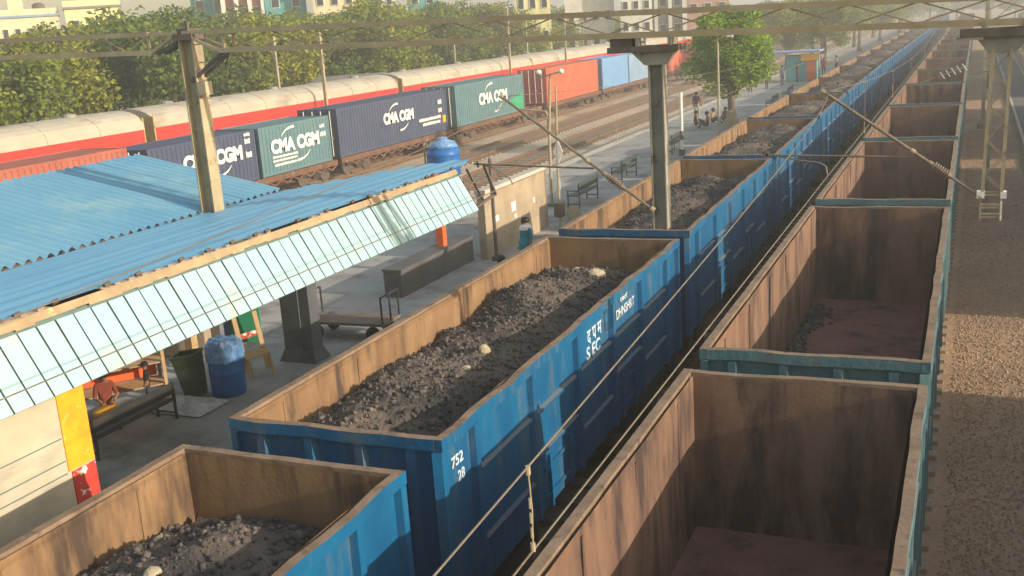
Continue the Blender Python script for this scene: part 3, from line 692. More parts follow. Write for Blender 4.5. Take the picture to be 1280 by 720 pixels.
# person builder ---------------------------------------------------------------
def person(loc, rz, label, shirt, trousers, pose='stand', hair='short', cap=None, dress=False, h=1.68, group=None, bag=False):
    k = h/1.68
    if pose == 'stand':
        J = dict(pel=(0, 0, .92), sp=(0, .01, 1.12), ch=(0, .0, 1.30), nk=(0, .0, 1.44), hd=(0, .02, 1.56), tp=(0, .015, 1.66),
                 sl=(-.17, 0, 1.38), el=(-.22, -.01, 1.12), hl=(-.22, .08, .90), sr=(.17, 0, 1.38), er=(.22, -.01, 1.12), hr=(.20, .10, .91),
                 hpl=(-.09, 0, .88), kl=(-.10, .02, .48), al=(-.10, -.01, .08), fl=(-.11, .13, .035), hpr=(.09, 0, .88), kr=(.11, .05, .48), ar=(.12, .03, .08), fr=(.13, .17, .035))
    else:   # sitting on something .45 high (pose 'sit') or on the ground ('squat')
        b = .50 if pose == 'sit' else .14
        J = dict(pel=(0, 0, b), sp=(0, .0, b+.2), ch=(0, .03, b+.38), nk=(0, .05, b+.52), hd=(0, .08, b+.64), tp=(0, .08, b+.74),
                 sl=(-.17, .03, b+.46), el=(-.24, .08, b+.20), hl=(-.13, .30, b+.14), sr=(.17, .03, b+.46), er=(.24, .08, b+.20), hr=(.13, .30, b+.14))
        if pose == 'sit': J.update(hpl=(-.09, .03, b), kl=(-.12, .42, .50), al=(-.12, .42, .08), fl=(-.13, .56, .035), hpr=(.09, .03, b), kr=(.12, .42, .50), ar=(.12, .44, .08), fr=(.13, .58, .035))
        else: J.update(hpl=(-.10, .03, b), kl=(-.24, .34, .42), al=(-.14, .46, .07), fl=(-.14, .60, .035), hpr=(.10, .03, b), kr=(.24, .34, .42), ar=(.14, .46, .07), fr=(.14, .60, .035))
    Rr = dict(pel=.13, sp=.125, ch=.14, nk=.058, hd=.105, tp=.075, sl=.062, el=.045, hl=.032, sr=.062, er=.045, hr=.032, hpl=.085, kl=.06, al=.042, fl=.035, hpr=.085, kr=.06, ar=.042, fr=.035)
    ed = [('pel', 'sp', 0), ('sp', 'ch', 0), ('ch', 'nk', 0), ('nk', 'hd', 2), ('hd', 'tp', 2), ('ch', 'sl', 0), ('sl', 'el', 0), ('el', 'hl', 2), ('ch', 'sr', 0), ('sr', 'er', 0), ('er', 'hr', 2),
          ('pel', 'hpl', 1), ('hpl', 'kl', 1), ('kl', 'al', 1), ('al', 'fl', 3), ('pel', 'hpr', 1), ('hpr', 'kr', 1), ('kr', 'ar', 1), ('ar', 'fr', 3)]
    names = list(J); ix = {n: i for i, n in enumerate(names)}
    me = bpy.data.meshes.new('person'); me.from_pydata([J[n] for n in names], [(ix[a], ix[b]) for a, b, _ in ed], [])
    o = bpy.data.objects.new('tmp', me); COL.objects.link(o)
    md = o.modifiers.new('skin', 'SKIN'); sv = me.skin_vertices[0].data
    for n in names: sv[ix[n]].radius = (Rr[n]*(1.15 if n in ('ch', 'sp', 'pel') else 1), Rr[n]*(.78 if n in ('ch', 'sp', 'pel') else 1))
    sv[ix['pel']].use_root = True
    sb = o.modifiers.new('sub', 'SUBSURF'); sb.levels = 2; sb.render_levels = 2
    dg = bpy.context.evaluated_depsgraph_get(); dg.update(); m2 = bpy.data.meshes.new_from_object(o.evaluated_get(dg)); bpy.data.objects.remove(o)
    m2.materials.clear()
    for m in (shirt, trousers, M_['skin'], M_['ironblk']): m2.materials.append(m)
    seg = [(Vector(J[a]), Vector(J[b]), mi) for a, b, mi in ed]
    # fingers joined into the same mesh
    g = MB(); g.v = [tuple(v.co) for v in m2.vertices]; g.f = [tuple(p.vertices) for p in m2.polygons]
    for p in m2.polygons:
        c = p.center; best = None
        for a, b, mi in seg:
            d = b-a; t = max(0, min(1, (c-a).dot(d)/d.length_squared)); e = (c-(a+d*t)).length/1
            if best is None or e < best[0]: best = (e, mi)
        mi = best[1]
        if dress and c.z < J['pel'][2]+.1 and mi == 1: mi = 0
        g.m.append(mi)
    for s, e_, h_ in ((-1, 'el', 'hl'), (1, 'er', 'hr')):
        hp = Vector(J[h_]); d = (hp-Vector(J[e_])).normalized(); side = Vector((1, 0, 0))
        for q, ln in enumerate((.075, .085, .08, .065)):
            a = hp+side*(q-1.5)*.017+d*.015; g.tube([a, a+d*ln*.55, a+d*ln+Vector((0, .018, -.005))], [.0095, .0088, .006], 6, 2)
        a = hp-side*s*.028; g.tube([a, a+d*.035-side*s*.02, a+d*.06-side*s*.016], [.011, .010, .007], 6, 2)
    t = thing('person', label, 'person', loc, rz, group); t.scale = (k, k, k)
    b = g.build('body', [shirt, trousers, M_['skin'], M_['ironblk']], t, True)
    hd = Vector(J['hd'])
    gg = MB(); prof = [(.001, -.02), (.112, -.015), (.118, .03), (.105, .075), (.07, .115), (.001, .128)]
    gg.lathe(prof, (hd.x, hd.y-.022, hd.z+.018), 14)
    if cap is None: gg.build('hair', M_['hair'], t, True)
    else:
        gg.add([(hd.x-.08, hd.y+.05, hd.z+.03), (hd.x+.08, hd.y+.05, hd.z+.03), (hd.x+.06, hd.y+.19, hd.z+.02), (hd.x-.06, hd.y+.19, hd.z+.02), (hd.x-.08, hd.y+.05, hd.z+.045), (hd.x+.08, hd.y+.05, hd.z+.045), (hd.x+.06, hd.y+.19, hd.z+.03), (hd.x-.06, hd.y+.19, hd.z+.03)],
               [(0, 3, 2, 1), (4, 5, 6, 7), (0, 1, 5, 4), (1, 2, 6, 5), (2, 3, 7, 6), (3, 0, 4, 7)]); gg.build('cap', cap, t, True)
    for s in (-1, 1): MB().lathe([(.001, -.012), (.012, 0), (.001, .012)], (hd.x+s*.035, hd.y+.088, hd.z+.005), 8).build('eye', M_['hair'], t, True)
    MB().tube([(hd.x, hd.y+.09, hd.z+.01), (hd.x, hd.y+.118, hd.z-.025)], [.010, .016], 8).build('nose', M_['skin'], t, True)
    MB().box(hd.x-.025, hd.x+.025, hd.y+.075, hd.y+.094, hd.z-.055, hd.z-.046).build('mouth', cloth('lip', (.2, .06, .05)), t)
    if dress:
        p = Vector(J['pel'])
        MB().lathe([(.14, .22), (.17, .05), (.21, -.25), (.25, -.62), (.26, -.74), (.24, -.75)], (p.x, p.y+.02, p.z), 18).build('dress', shirt, t, True)
    return t
blk, dkt = cloth('black', (.018, .018, .022)), cloth('dark_grey', (.05, .05, .055))
person((-13.62, 13.95, PZ), -.9+math.pi, 'child in black shirt and dark cap standing behind the iron bench', blk, dkt, 'stand', cap=blk, h=.98)
person((-13.95, 13.25, PZ), -2.2, 'person with black hair and brown patterned top sitting behind the iron bench', cloth('brick', (.22, .05, .03)), cloth('ochre', (.4, .2, .04)), 'sit', h=1.35)
person((-14.0, 12.3, PZ), -2.0, 'person in dark clothes sitting deep behind the stall corner', cloth('maroon', (.14, .03, .035)), dkt, 'sit', h=1.4)
person((-10.45, 24.55, PZ), 2.6, 'person in teal dress with white scarf standing before the sandy wall', cloth('teal', (.01, .24, .28)), cloth('teal', (.01, .24, .28)), 'stand', dress=True, h=1.62)
g = MB(); g.lathe([(.001, .0), (.12, -.03), (.16, -.09), (.18, -.15), (.15, -.17)], (-10.45, 24.55, PZ+1.47), 14)
tag(g.build('white_scarf', M_['white']), 'white scarf round the shoulders of the teal dressed person', 'scarf')
person((-10.6, 23.3, PZ), 2.9, 'dark haired person crouching left of the teal dressed person', cloth('brown', (.20, .09, .05)), dkt, 'squat', h=1.7)
person((-14.6, 18.0, PZ), .6, 'person in green shirt standing behind the blue bin', cloth('green', (.03, .14, .08)), cloth('navy', (.02, .03, .08)), 'stand', h=1.6)
for (x, y, a, lab, c, ps) in ((-13.7, 59.6, 1.8, 'person in maroon clothes sitting on the ground under the platform tree', (.28, .03, .05), 'squat'), (-14.6, 60.2, -1.2, 'person in black sitting leftmost of the group under the platform tree', (.02, .02, .02), 'squat'),
                              (-13.9, 61.6, -1.8, 'person in tan clothes sitting behind the maroon dressed one', (.40, .26, .10), 'squat'), (-13.2, 62.2, 2.6, 'person in brown sitting closest to the tree trunk', (.22, .1, .06), 'squat'),
                              (-15.4, 64.0, 0, 'person in pale trousers standing on the platform edge beyond the seated group', (.10, .06, .10), 'stand')):
    person((x, y, PZ), a, lab, cloth('grp%d' % int(-x*10), c), cloth('pale', (.4, .36, .33)) if ps == 'stand' else dkt, ps, h=1.7)
# bins
t = thing('plastic_drum', 'big blue plastic bin drum with crumpled clear liner', 'bin', (-12.82, 15.2, PZ)); t.scale = (.86, .86, 1.0)
MB().lathe([(.36, 0), (.38, .03), (.385, .45), (.395, .46), (.385, .48), (.38, .80), (.40, .82), (.40, .86), (.36, .87), (.34, .5), (.001, .49)], (0, 0, 0), 24).build('drum', M_['binblue'], t, True)
g = MB(); g.lathe([(.425, .70), (.415, .84), (.41, .90), (.40, 1.0), (.30, 1.08), (.12, 1.06), (.001, 1.0)], (0, 0, 0), 28)
g.v = [tuple(Vector(v)*(1+.07*noise.noise(Vector(v)*9))) for v in g.v]; g.build('liner', M_['plastic'], t)
t = thing('litter_bin', 'dark green bin leaning against the blue drum', 'bin', (-13.4, 14.95, PZ)); t.rotation_euler = (0, -.12, .3); t.scale = (.72, .72, 1)
g = MB(); g.add([(-.22, -.22, 0), (.22, -.22, 0), (.22, .22, 0), (-.22, .22, 0), (-.32, -.3, .82), (.32, -.3, .82), (.32, .3, .82), (-.32, .3, .82)], [(0, 3, 2, 1), (0, 1, 5, 4), (1, 2, 6, 5), (2, 3, 7, 6), (3, 0, 4, 7)])
g.add([(-.28, -.26, .7), (.28, -.26, .7), (.28, .26, .7), (-.28, .26, .7)], [(0, 1, 2, 3)]); g.build('bin_body', M_['bingreen'], t)
g = MB()
for a, b in (((-.33, -.31), (.33, -.31)), ((.33, -.31), (.33, .31)), ((.33, .31), (-.33, .31)), ((-.33, .31), (-.33, -.31))): g.bar(a+(.83,), b+(.83,), .04)
g.build('bin_rim', M_['bingreen'], t)
# wooden post, chair, counter
g = MB(); g.box(-.09, .09, -.09, .09, 0, 2.2); g.box(-.14, .14, -.14, .14, 0, .1); o = g.build('wooden_post', M_['wood'], None, False, (-14.3, 16.0, PZ)); tag(o, 'pale wooden post rising behind the green bin', 'post')
t = thing('wooden_chair', 'battered wooden chair tipped beside the blue drum', 'chair', (-12.9, 16.3, PZ)); t.rotation_euler = (.0, -.12, .9)
MB().box(-.24, .24, -.22, .22, .42, .46).build('seat', M_['wood'], t)
for sx in (-.21, .21):
    MB().box(sx-.025, sx+.025, -.21, -.16, 0, .42).build('leg', M_['wood'], t); MB().box(sx-.045, sx+.045, .17, .22, 0, 1.25).build('leg', M_['wood'], t)
MB().box(-.2, .2, .18, .21, .75, .86).build('back_slat', M_['redp'], t)
t = thing('counter_table', 'grey box table standing behind the green bin', 'table', (-15.5, 17.2, PZ), .2)
MB().box(-.7, .7, -.4, .4, .62, .68).build('table_top', M_['cart'], t); MB().box(-.64, .64, -.35, .35, .02, .618).build('cabinet', M_['wall'], t)
g = MB(); g.wgrid((-.62, -.45, .0), (1.24, 0, 0), (0, .9, 0), 26, 20, .07, 0, 3, 5); g.v = [(a, b, .09*max(0, 1-(a/.62)**2)*max(0, 1-(b/.45)**2)+max(.006, c+.03)) for a, b, c in g.v]
tag(g.build('plastic_sheet', M_['sheetw'], None, False, (-13.1, 14.35, PZ)), 'pale crumpled plastic sheet lying on the floor beside the iron bench', 'plastic sheet')
g = MB(); g.lathe([(.001, 0), (.2, .02), (.24, .1), (.2, .16), (.001, .18)], (0, 0, 0), 18); o = g.build('yellow_bundle', M_['yellow'], None, True, (-13.55, 12.85, PZ+.33)); tag(o, 'bright yellow bundle lying on the iron bench', 'bundle')
t = thing('notice_panel', 'green notice panel on navy post behind the blue drum', 'panel', (-13.4, 16.6, PZ), .3)
MB().box(-.3, .35, -.02, .02, .55, 1.45).build('board', M_['green'], t); MB().box(-.42, -.305, -.05, .05, 0, 1.5).build('post', cloth('navy', (.02, .03, .08)), t)
for x, y, c_, lab in ((-14.2, 12.6, 'cart', 'brown sack slumped beside the seated person behind the bench'), (-14.9, 13.2, 'orange', 'orange cloth bundle at the foot of the goods rack')):
    g = MB(); g.lathe([(.18, 0), (.26, .06), (.27, .25), (.2, .45), (.08, .55), (.1, .62)], (0, 0, 0), 14); g.v = [tuple(Vector(v)*(1+.12*noise.noise(Vector(v)*5+Vector((x, 0, 0))))) for v in g.v]
    tag(g.build('sack', M_[c_], None, True, (x, y, PZ)), lab, 'sack')
# luggage trolley
t = thing('luggage_trolley', 'flat luggage trolley with iron end frames beside the dark column', 'trolley', (-12.45, 19.1, PZ), .04)
MB().box(-1.0, 1.0, -.42, .42, .34, .40).build('deck', M_['cart'], t)
for sx in (-1, 1):
    g = MB(); x = sx*.98
    for yy in (-.4, 0, .4): g.tube([(x, yy, .40), (x, yy, .98)], .022, 8)
    g.tube([(x, -.4, .98), (x, .4, .98)], .022, 8); g.build('end_frame', M_['ironblk'], t)
    for yy in (-.36, .36): MB().disc((sx*.7, yy, .16), (0, 1, 0), .16, .07, 16).build('wheel', M_['ironblk'], t)
# orange pillar and grey block under the roof
g = MB(); g.box(-.11, .11, -.11, .11, 0, 1.9); g.box(-.14, .14, -.14, .14, 1.9, 1.95); o = g.build('orange_post', M_['orange'], None, False, (-13.15, 25.0, PZ+.722)); tag(o, 'short bright orange post under the roof end', 'post')
# platform benches further along
b0 = None
for i, (x, y, lab) in enumerate(((-12.6, 35.5, 'platform bench nearest the white signal post'), (-12.75, 41.0, 'platform bench second beyond the white signal post'), (-12.9, 49.4, 'platform bench beside the black banded post'),
                                 (-11.7, 70.0, 'platform bench just beyond the tree'), (-11.8, 77.0, 'platform bench second beyond the tree'))):
    if b0 is None: b0 = bench_thing('station_bench', (x, y, PZ), -math.pi/2, lab, 'benches along the platform', M_['benchg'], 2.1); b0.rotation_euler.z = math.pi/2
    else: dup(b0, (x, y, PZ), math.pi/2, lab)
# posts
t = thing('signal_post', 'tall thin post with white diamond target and dark base box', 'signal post', (-12.05, 31.2, PZ))
MB().tube([(0, 0, 0), (.02, 0, 2.2), (.1, 0, 4.5)], [.04, .035, .03], 10).build('pole', M_['galv'], t)
g = MB(); g.add([(.06, -.03, 2.05), (.22, -.03, 2.45), (.06, -.03, 2.85), (-.10, -.03, 2.45), (.06, .0, 2.05), (.22, .0, 2.45), (.06, .0, 2.85), (-.10, .0, 2.45)], [(0, 1, 2, 3), (7, 6, 5, 4), (0, 4, 5, 1), (1, 5, 6, 2), (2, 6, 7, 3), (3, 7, 4, 0)]); g.build('target', M_['white'], t)
MB().box(-.14, .14, -.14, .14, .35, .78).build('base_box', M_['capdark'], t)
MB().disc((.36, .3, .42), (.4, -1, .2), .24, .05, 20).build('round_plate', M_['galv'], t)
t = thing('lamp_post', 'twin lamp post with small white board near the far platform edge', 'lamp post', (-13.8, 35.0, PZ))
MB().tube([(0, 0, 0), (.05, 0, 2.6), (.2, 0, 4.7)], [.06, .05, .04], 10).build('pole', M_['galv'], t)
MB().bar((-.25, 0, 4.55), (.65, 0, 4.75), .05).build('crossarm', M_['galv'], t)
for x in (-.22, .62): MB().lathe([(.001, -.1), (.1, -.04), (.11, .04), (.001, .1)], (x, 0, 4.75), 12).build('lamp', M_['white'], t, True)
MB().box(.1, .38, -.06, -.03, .35, 1.0).build('board', M_['white'], t); MB().box(-.3, .25, -.2, .2, 0, .06).build('foot', M_['capdark'], t)
t = thing('banded_post', 'white post with black band beside a platform bench', 'post', (-12.25, 47.9, PZ))
MB().tube([(0, 0, 0), (0, 0, 2.9)], .075, 10).build('pole', M_['white'], t); MB().tube([(0, 0, .75), (0, 0, 1.15)], .09, 10).build('black_band', M_['capdark'], t); MB().box(-.12, .12, -.12, .12, 0, .3).build('foot', M_['capdark'], t)
t = thing('lamp_post', 'tall pale pole standing in front of the platform tree', 'lamp post', (-12.35, 56.3, PZ))
MB().tube([(0, 0, 0), (0, 0, 5.0)], [.08, .05], 10).build('pole', M_['galv'], t); MB().tube([(0, 0, 4.95), (.3, 0, 5.1), (.6, 0, 5.1)], .03, 8).build('arm', M_['galv'], t); MB().box(.5, .8, -.08, .08, 5.04, 5.14).build('lamp', M_['white'], t)
t = thing('bent_pipe', 'thin bent standpipe by the tracks before the brown red container', 'pipe', (-17.9, 45.5, -.3))
MB().tube([(0, 0, 0), (0, 0, 3.4), (-.1, 0, 3.6), (-1.4, 0, 3.75)], .05, 8).build('pipe', M_['galv'], t); MB().disc((0, 0, .06), (0, 0, 1), .16, .1, 12).build('flange', M_['galv'], t)
# blue tank behind the roof
t = thing('water_tank', 'blue plastic water tank on a stand behind the blue roof', 'water tank', (-16.6, 32.2, PZ)); t.scale = (.86, .86, 1.0)
MB().lathe([(.62, 0), (.66, .05), (.66, .3), (.69, .35), (.66, .4), (.66, .7), (.69, .75), (.66, .8), (.62, .98)], (0, 0, 1.55), 24).build('tank_body', M_['binblue'], t, True)
MB().lathe([(.64, .98), (.5, 1.15), (.22, 1.24), (.2, 1.32), (.001, 1.34)], (0, 0, 1.55), 24).build('tank_top', M_['plastic'], t, True)
for a in (-.45, .45):
    for b in (-.45, .45): MB().box(a-.05, a+.05, b-.05, b+.05, 0, 1.5).build('leg', M_['galvgrey'], t)
MB().box(-.62, .62, -.62, .62, 1.5, 1.548).build('stand_top', M_['galvgrey'], t)
MB().tube([(-.72, -.2, 0), (-.72, -.2, 2.7), (-.55, -.2, 2.8)], .035, 8).build('pipe', M_['galv'], t)

# ================================================================== CONTAINERS ON FLAT WAGONS
CX, CZ, CHT, CWD = -30.5, 1.02, 2.58, 2.44
def container(y0, y1, mat, label, doors=False, endmat=None, CHT=2.58):
    L = y1-y0; t = thing('shipping_container', label, 'container', (CX, y0, CZ), 0, 'containers on the flat wagons'); g = MB()
    p = .28; n = int((L-.24)/p); p = (L-.24)/n; prof = [(.0, 0), (.3, 0), (.4, -.036), (.6, -.036), (.7, 0)]
    ys = []
    for k in range(n):
        for f, d in prof: ys.append((.12+(k+f)*p, d))
    ys.append((.12+n*p, 0))
    for side, xs in ((0, -.02), (1, -CWD+.02)):
        sg = 1 if side == 0 else -1; vs = []
        for yy, d in ys: vs += [(xs+sg*d, yy, .16), (xs+sg*d, yy, CHT-.10)]
        g.add(vs, [(2*i, 2*i+2, 2*i+3, 2*i+1) if side == 0 else (2*i+1, 2*i+3, 2*i+2, 2*i) for i in range(len(ys)-1)])
    vs = []
    for yy, d in ys: vs += [(-.06, yy, CHT-.03+d*.5), (-CWD+.06, yy, CHT-.03+d*.5)]
    g.add(vs, [(2*i+1, 2*i, 2*i+2, 2*i+3) for i in range(len(ys)-1)])
    g.quad((-.05, .05, .1), (-CWD+.05, .05, .1), (-CWD+.05, .05, CHT-.05), (-.05, .05, CHT-.05)); g.quad((-.05, L-.05, .1), (-.05, L-.05, CHT-.05), (-CWD+.05, L-.05, CHT-.05), (-CWD+.05, L-.05, .1))
    g.quad((-.05, .1, .12), (-.05, L-.1, .12), (-CWD+.05, L-.1, .12), (-CWD+.05, .1, .12))
    g.build('box_body', mat, t)
    g = MB()
    for x in (-.07, -CWD+.07):
        for yy in (.06, L-.06): g.box(x-.07, x+.07, yy-.06, yy+.06, 0, CHT)
        g.box(x-.05, x+.05, .12, L-.12, .02, .16); g.box(x-.05, x+.05, .12, L-.12, CHT-.10, CHT-.005)
    for yy in (.06, L-.06):
        g.box(-CWD+.14, -.14, yy-.05, yy+.05, .02, .16); g.box(-CWD+.14, -.14, yy-.05, yy+.05, CHT-.12, CHT-.005)
    g.build('corner_frame', mat, t)
    if doors:
        for k in range(2):
            x0 = -CWD+.15+k*1.08; d = MB().box(x0, x0+1.06, -.0, .04, .17, CHT-.13).build('door', endmat or mat, t)
            g = MB()
            for xx in (x0+.25, x0+.8): g.tube([(xx, -.03, .1), (xx, -.03, CHT-.1)], .025, 8); g.box(xx-.06, xx+.12, -.06, -.03, 1.0, 1.05)
            g.build('lock_bar', M_['white'], d)
    return t
def logo(t, y0, ya, yb, zc, size, xs, col=None):
    w = M_['white']; c = (ya+yb)/2-y0; z = zc-CZ
    text('lettering', 'CMA CGM', size, (.012, c, z), RX, w, t, xs, .05)
    for sg in (1, -1):      # swoosh arcs above left and below right
        g = MB(); R0 = size*1.45; n = 10; o_ = []; i_ = []
        for k in range(n+1):
            a = R(152-64*k/n); th = .03+.20*size*(k/n)
            o_.append((.012, c-.1*size+R0*math.cos(a)*1.0, z+R0*math.sin(a)*.68+.08*size)); i_.append((.012, c-.1*size+(R0-th)*math.cos(a), z+(R0-th)*math.sin(a)*.68+.08*size))
        pts = o_+i_[::-1]
        if sg < 0: pts = [(p[0], 2*c-p[1], 2*z-p[2]) for p in pts]
        m = len(pts)//2
        g.add(pts, [(i, i+1, 2*m-2-i, 2*m-1-i) for i in range(m-1)]); g.add([(p[0]-.006, p[1], p[2]) for p in pts], [(i, 2*m-1-i, 2*m-2-i, i+1) for i in range(m-1)])
        g.build('logo_arc', w, t)
def smalltext(t, y0, rows, seed):
    rr = random.Random(seed)
    for (a, b, z, h) in rows:
        g = MB(); g.box(.002, .006, a-y0, b-y0, z-CZ-h*.2, z-CZ+h*.1); y = a-y0
        while y < b-y0:
            w = rr.uniform(.06, .16); g.box(.004, .010, y, y+w, z-CZ-h/2, z-CZ+h/2*rr.uniform(.6, 1)); y += w+rr.uniform(.03, .07)
        g.build('small_print', M_['white'], t)
c0 = container(19.5, 32.1, M_['maroonc'], 'faded orange red container at the far left, behind the blue roof')
c0b = container(6.0, 18.9, M_['maroonc'], 'faded orange red container leftmost and mostly out of the picture')
c1 = container(33.2, 40.3, M_['navy'], 'short navy container with white lettering half hidden by the mast', True, None, 2.34)
logo(c1, 33.2, 35.2, 39.3, 2.42, .82, 1.05); smalltext(c1, 33.2, [(39.5, 39.9, 2.9, .25), (39.5, 39.9, 2.3, .3), (39.5, 39.9, 3.2, .15)], 1)
c2 = container(40.6, 46.6, M_['tealc'], 'short grey teal container with white lettering next to the navy one', False, None, 2.34)
logo(c2, 40.6, 41.4, 45.6, 2.32, .84, 1.05); smalltext(c2, 40.6, [(41.5, 43.6, 1.86, .11), (41.5, 43.4, 1.68, .11), (41.6, 43.4, 1.48, .13), (45.7, 46.1, 2.9, .2), (45.7, 46.1, 2.5, .25)], 2)
c3 = container(47.4, 60.2, M_['navy'], 'long navy container with white lettering in mid train', True)
logo(c3, 47.4, 52.15, 55.8, 2.50, .78, .98); smalltext(c3, 47.4, [(56.4, 59.2, 2.0, .2), (56.8, 59.0, 1.72, .2), (59.0, 59.4, 2.9, .3), (59.0, 59.4, 2.4, .3)], 3)
g = MB(); g.box(.004, .012, 12.1, 12.5, .55, 1.0); g.build('sticker', M_['yellow'], c3)
c4 = container(61.5, 73.0, M_['tealc'], 'long grey teal container with green patch at its right end', True, None, 2.66)
logo(c4, 61.5, 65.0, 69.9, 2.45, .98, 1.05)
g = MB(); g.add([(.006, 8.9, .35), (.006, 11.2, .18), (.006, 11.2, 1.35), (.006, 8.9, .95)], [(0, 1, 2, 3)]); g.build('green_patch', M_['green'], c4)
c5 = container(77.7, 90.2, M_['redc'], 'long orange red container with dark barred doors at its near end', True, M_['maroonc'], 2.72)
c6 = container(91.5, 99.4, M_['skyc'], 'short sky blue container behind the orange red one', False, None, 2.7)
c6b = container(99.7, 106.5, M_['b_blue'], 'short darker blue container after the sky blue one', True)
c7 = container(109.0, 119.5, M_['redc'], 'farthest red container with white slash mark')
g = MB(); g.add([(.01, 1.6, .8), (.01, 2.2, .8), (.01, 4.6, 2.2), (.01, 4.0, 2.2)], [(0, 1, 2, 3)]); g.build('white_slash', M_['white'], c7)
def flat_wagon(y0, y1, label):
    L = y1-y0; t = thing('flat_wagon', label, 'flat wagon', (CX-1.22, y0, 0), 0, 'flat wagons carrying the containers')
    g = MB(); g.box(-1.2, -1.0, 0, L, .72, 1.0); g.box(1.0, 1.2, 0, L, .72, 1.0); g.box(-.2, .2, 0, L, .6, .98)
    y = .3
    while y < L: g.box(-1.0, 1.0, y-.06, y+.06, .76, .96); y += 1.15
    for y in range(1, int(L)): g.bar((1.1, y, .72), (1.1, y+.5, .5), .08); g.bar((1.1, y+1, .72), (1.1, y+.5, .5), .08)
    g.build('frame', M_['flat'], t); g = MB(); g.box(-.1, .1, -.4, 0, .78, .95); g.build('coupler', M_['dark'], t)
    bogie(t, 1.9); bogie(t, L-1.9); return t
for a, b, l in ((5.5, 19.2, 'flat wagon under the leftmost orange red container'), (19.6, 32.4, 'flat wagon under the container behind the blue roof'), (33.1, 47.1, 'flat wagon under the pair of short navy and teal containers'), (47.5, 60.9, 'flat wagon under the long navy container'), (61.4, 76.5, 'flat wagon under the long teal container'), (77.5, 91.0, 'flat wagon under the long orange red container'), (91.4, 107.5, 'flat wagon under the two short blue containers'), (108.5, 122, 'flat wagon under the farthest red container')): flat_wagon(a, b, l)

# ================================================================== PASSENGER COACHES
def coach(y0, y1, xc, label, proto=None):
    L = y1-y0
    t = thing('passenger_coach', label, 'train coach', (xc, y0, 0), 0, 'red passenger coaches')
    hw_ = 1.55; g = MB(); g.box(-hw_, hw_, .25, L-.25, .75, 3.72); g.build('coach_body', M_['coachred'], t)
    g = MB(); n = 12; vs = []; yy = [.2+(L-.4)*k/24 for k in range(25)]
    for y in yy:
        for k in range(n+1):
            a = math.pi*k/n; vs.append((math.cos(a)*(hw_+.03), y, 3.72+math.sin(a)**.75*.90))
    g.add(vs, [(i*(n+1)+k, (i+1)*(n+1)+k, (i+1)*(n+1)+k+1, i*(n+1)+k+1) for i in range(24) for k in range(n)])
    g.add([vs[k] for k in range(n+1)], [tuple(range(n+1))]); g.add([vs[24*(n+1)+k] for k in range(n+1)], [tuple(range(n+1))[::-1]])
    rf = g.build('roof', M_['coachroof'], t, False)
    for k in range(1, 8):
        y = L*k/8; MB().tube([(math.cos(math.pi*j/10)*(hw_+.045), y, 3.722+math.sin(math.pi*j/10)**.75*.902) for j in range(11)], .012, 6).build('roof_seam', M_['galv'], rf)
    for y in (3.0, L-3.0, L/2): MB().lathe([(.3, 0), (.28, .12), (.1, .16), (.001, .16)], (0, y, 4.60), 12).build('roof_vent', M_['galvgrey'], rf)
    g = MB(); m = 9
    for k in range(m):
        y = 2.6+(L-5.2-1.4)*k/(m-1); MB().box(hw_+.002, hw_+.02, y, y+1.35, 2.05, 2.95).build('window', M_['glass'], t)
    g = MB()
    for k in range(6): g.box(-.62-.02*(k % 2), .62+.02*(k % 2), L-.25+k*.09, L-.16+k*.09, 1.0, 4.0+.03*(k % 2))
    g.build('gangway', M_['gang'], t)
    for ya in (.16, L-.249): MB().box(-hw_+.02, hw_-.02, ya, ya+.089, .8, 4.25).build('end_panel', M_['gangy'], t)
    g = MB(); g.box(-1.3, 1.3, .8, L-.8, .5, .748); g.build('underframe', M_['dark'], t)
    for yc in (3.5, L-3.5): bogie(t, yc)
    return t
cp = [14.6, 38.5, 62.4, 85.3, 107.8, 131.5, 155]
nm = ['at the far left edge', 'behind the navy and teal containers', 'behind the long teal container', 'behind the orange red container', 'behind the farthest red container', 'most distant of its train']
prot = coach(14.6, 38.2, -36.4, 'red passenger coach with cream roof ' + nm[0])
for k in range(1, 6): dup(prot, (-36.4, cp[k], 0), 0, 'red passenger coach with cream roof ' + nm[k])
dup(prot, (-36.4, -9.3, 0), 0, 'red passenger coach with cream roof out of view at left of its train')
# coaches added on the right, mostly unseen, to shade the ballast between sunlit gaps
for k, (y, l) in enumerate(((-3.2, 'nearest of the added shade row'), (26.3, 'second of the added shade row'), (53.5-.6, 'third of the added shade row'), (83, 'fourth of the added shade row'), (107.5, 'fifth at the right'), (132, 'farthest at the right'))):
    dup(prot, (6.7, y, 0), 0, 'red passenger coach with cream roof, ' + l + ' beyond the dark path', 'coaches standing at the right')

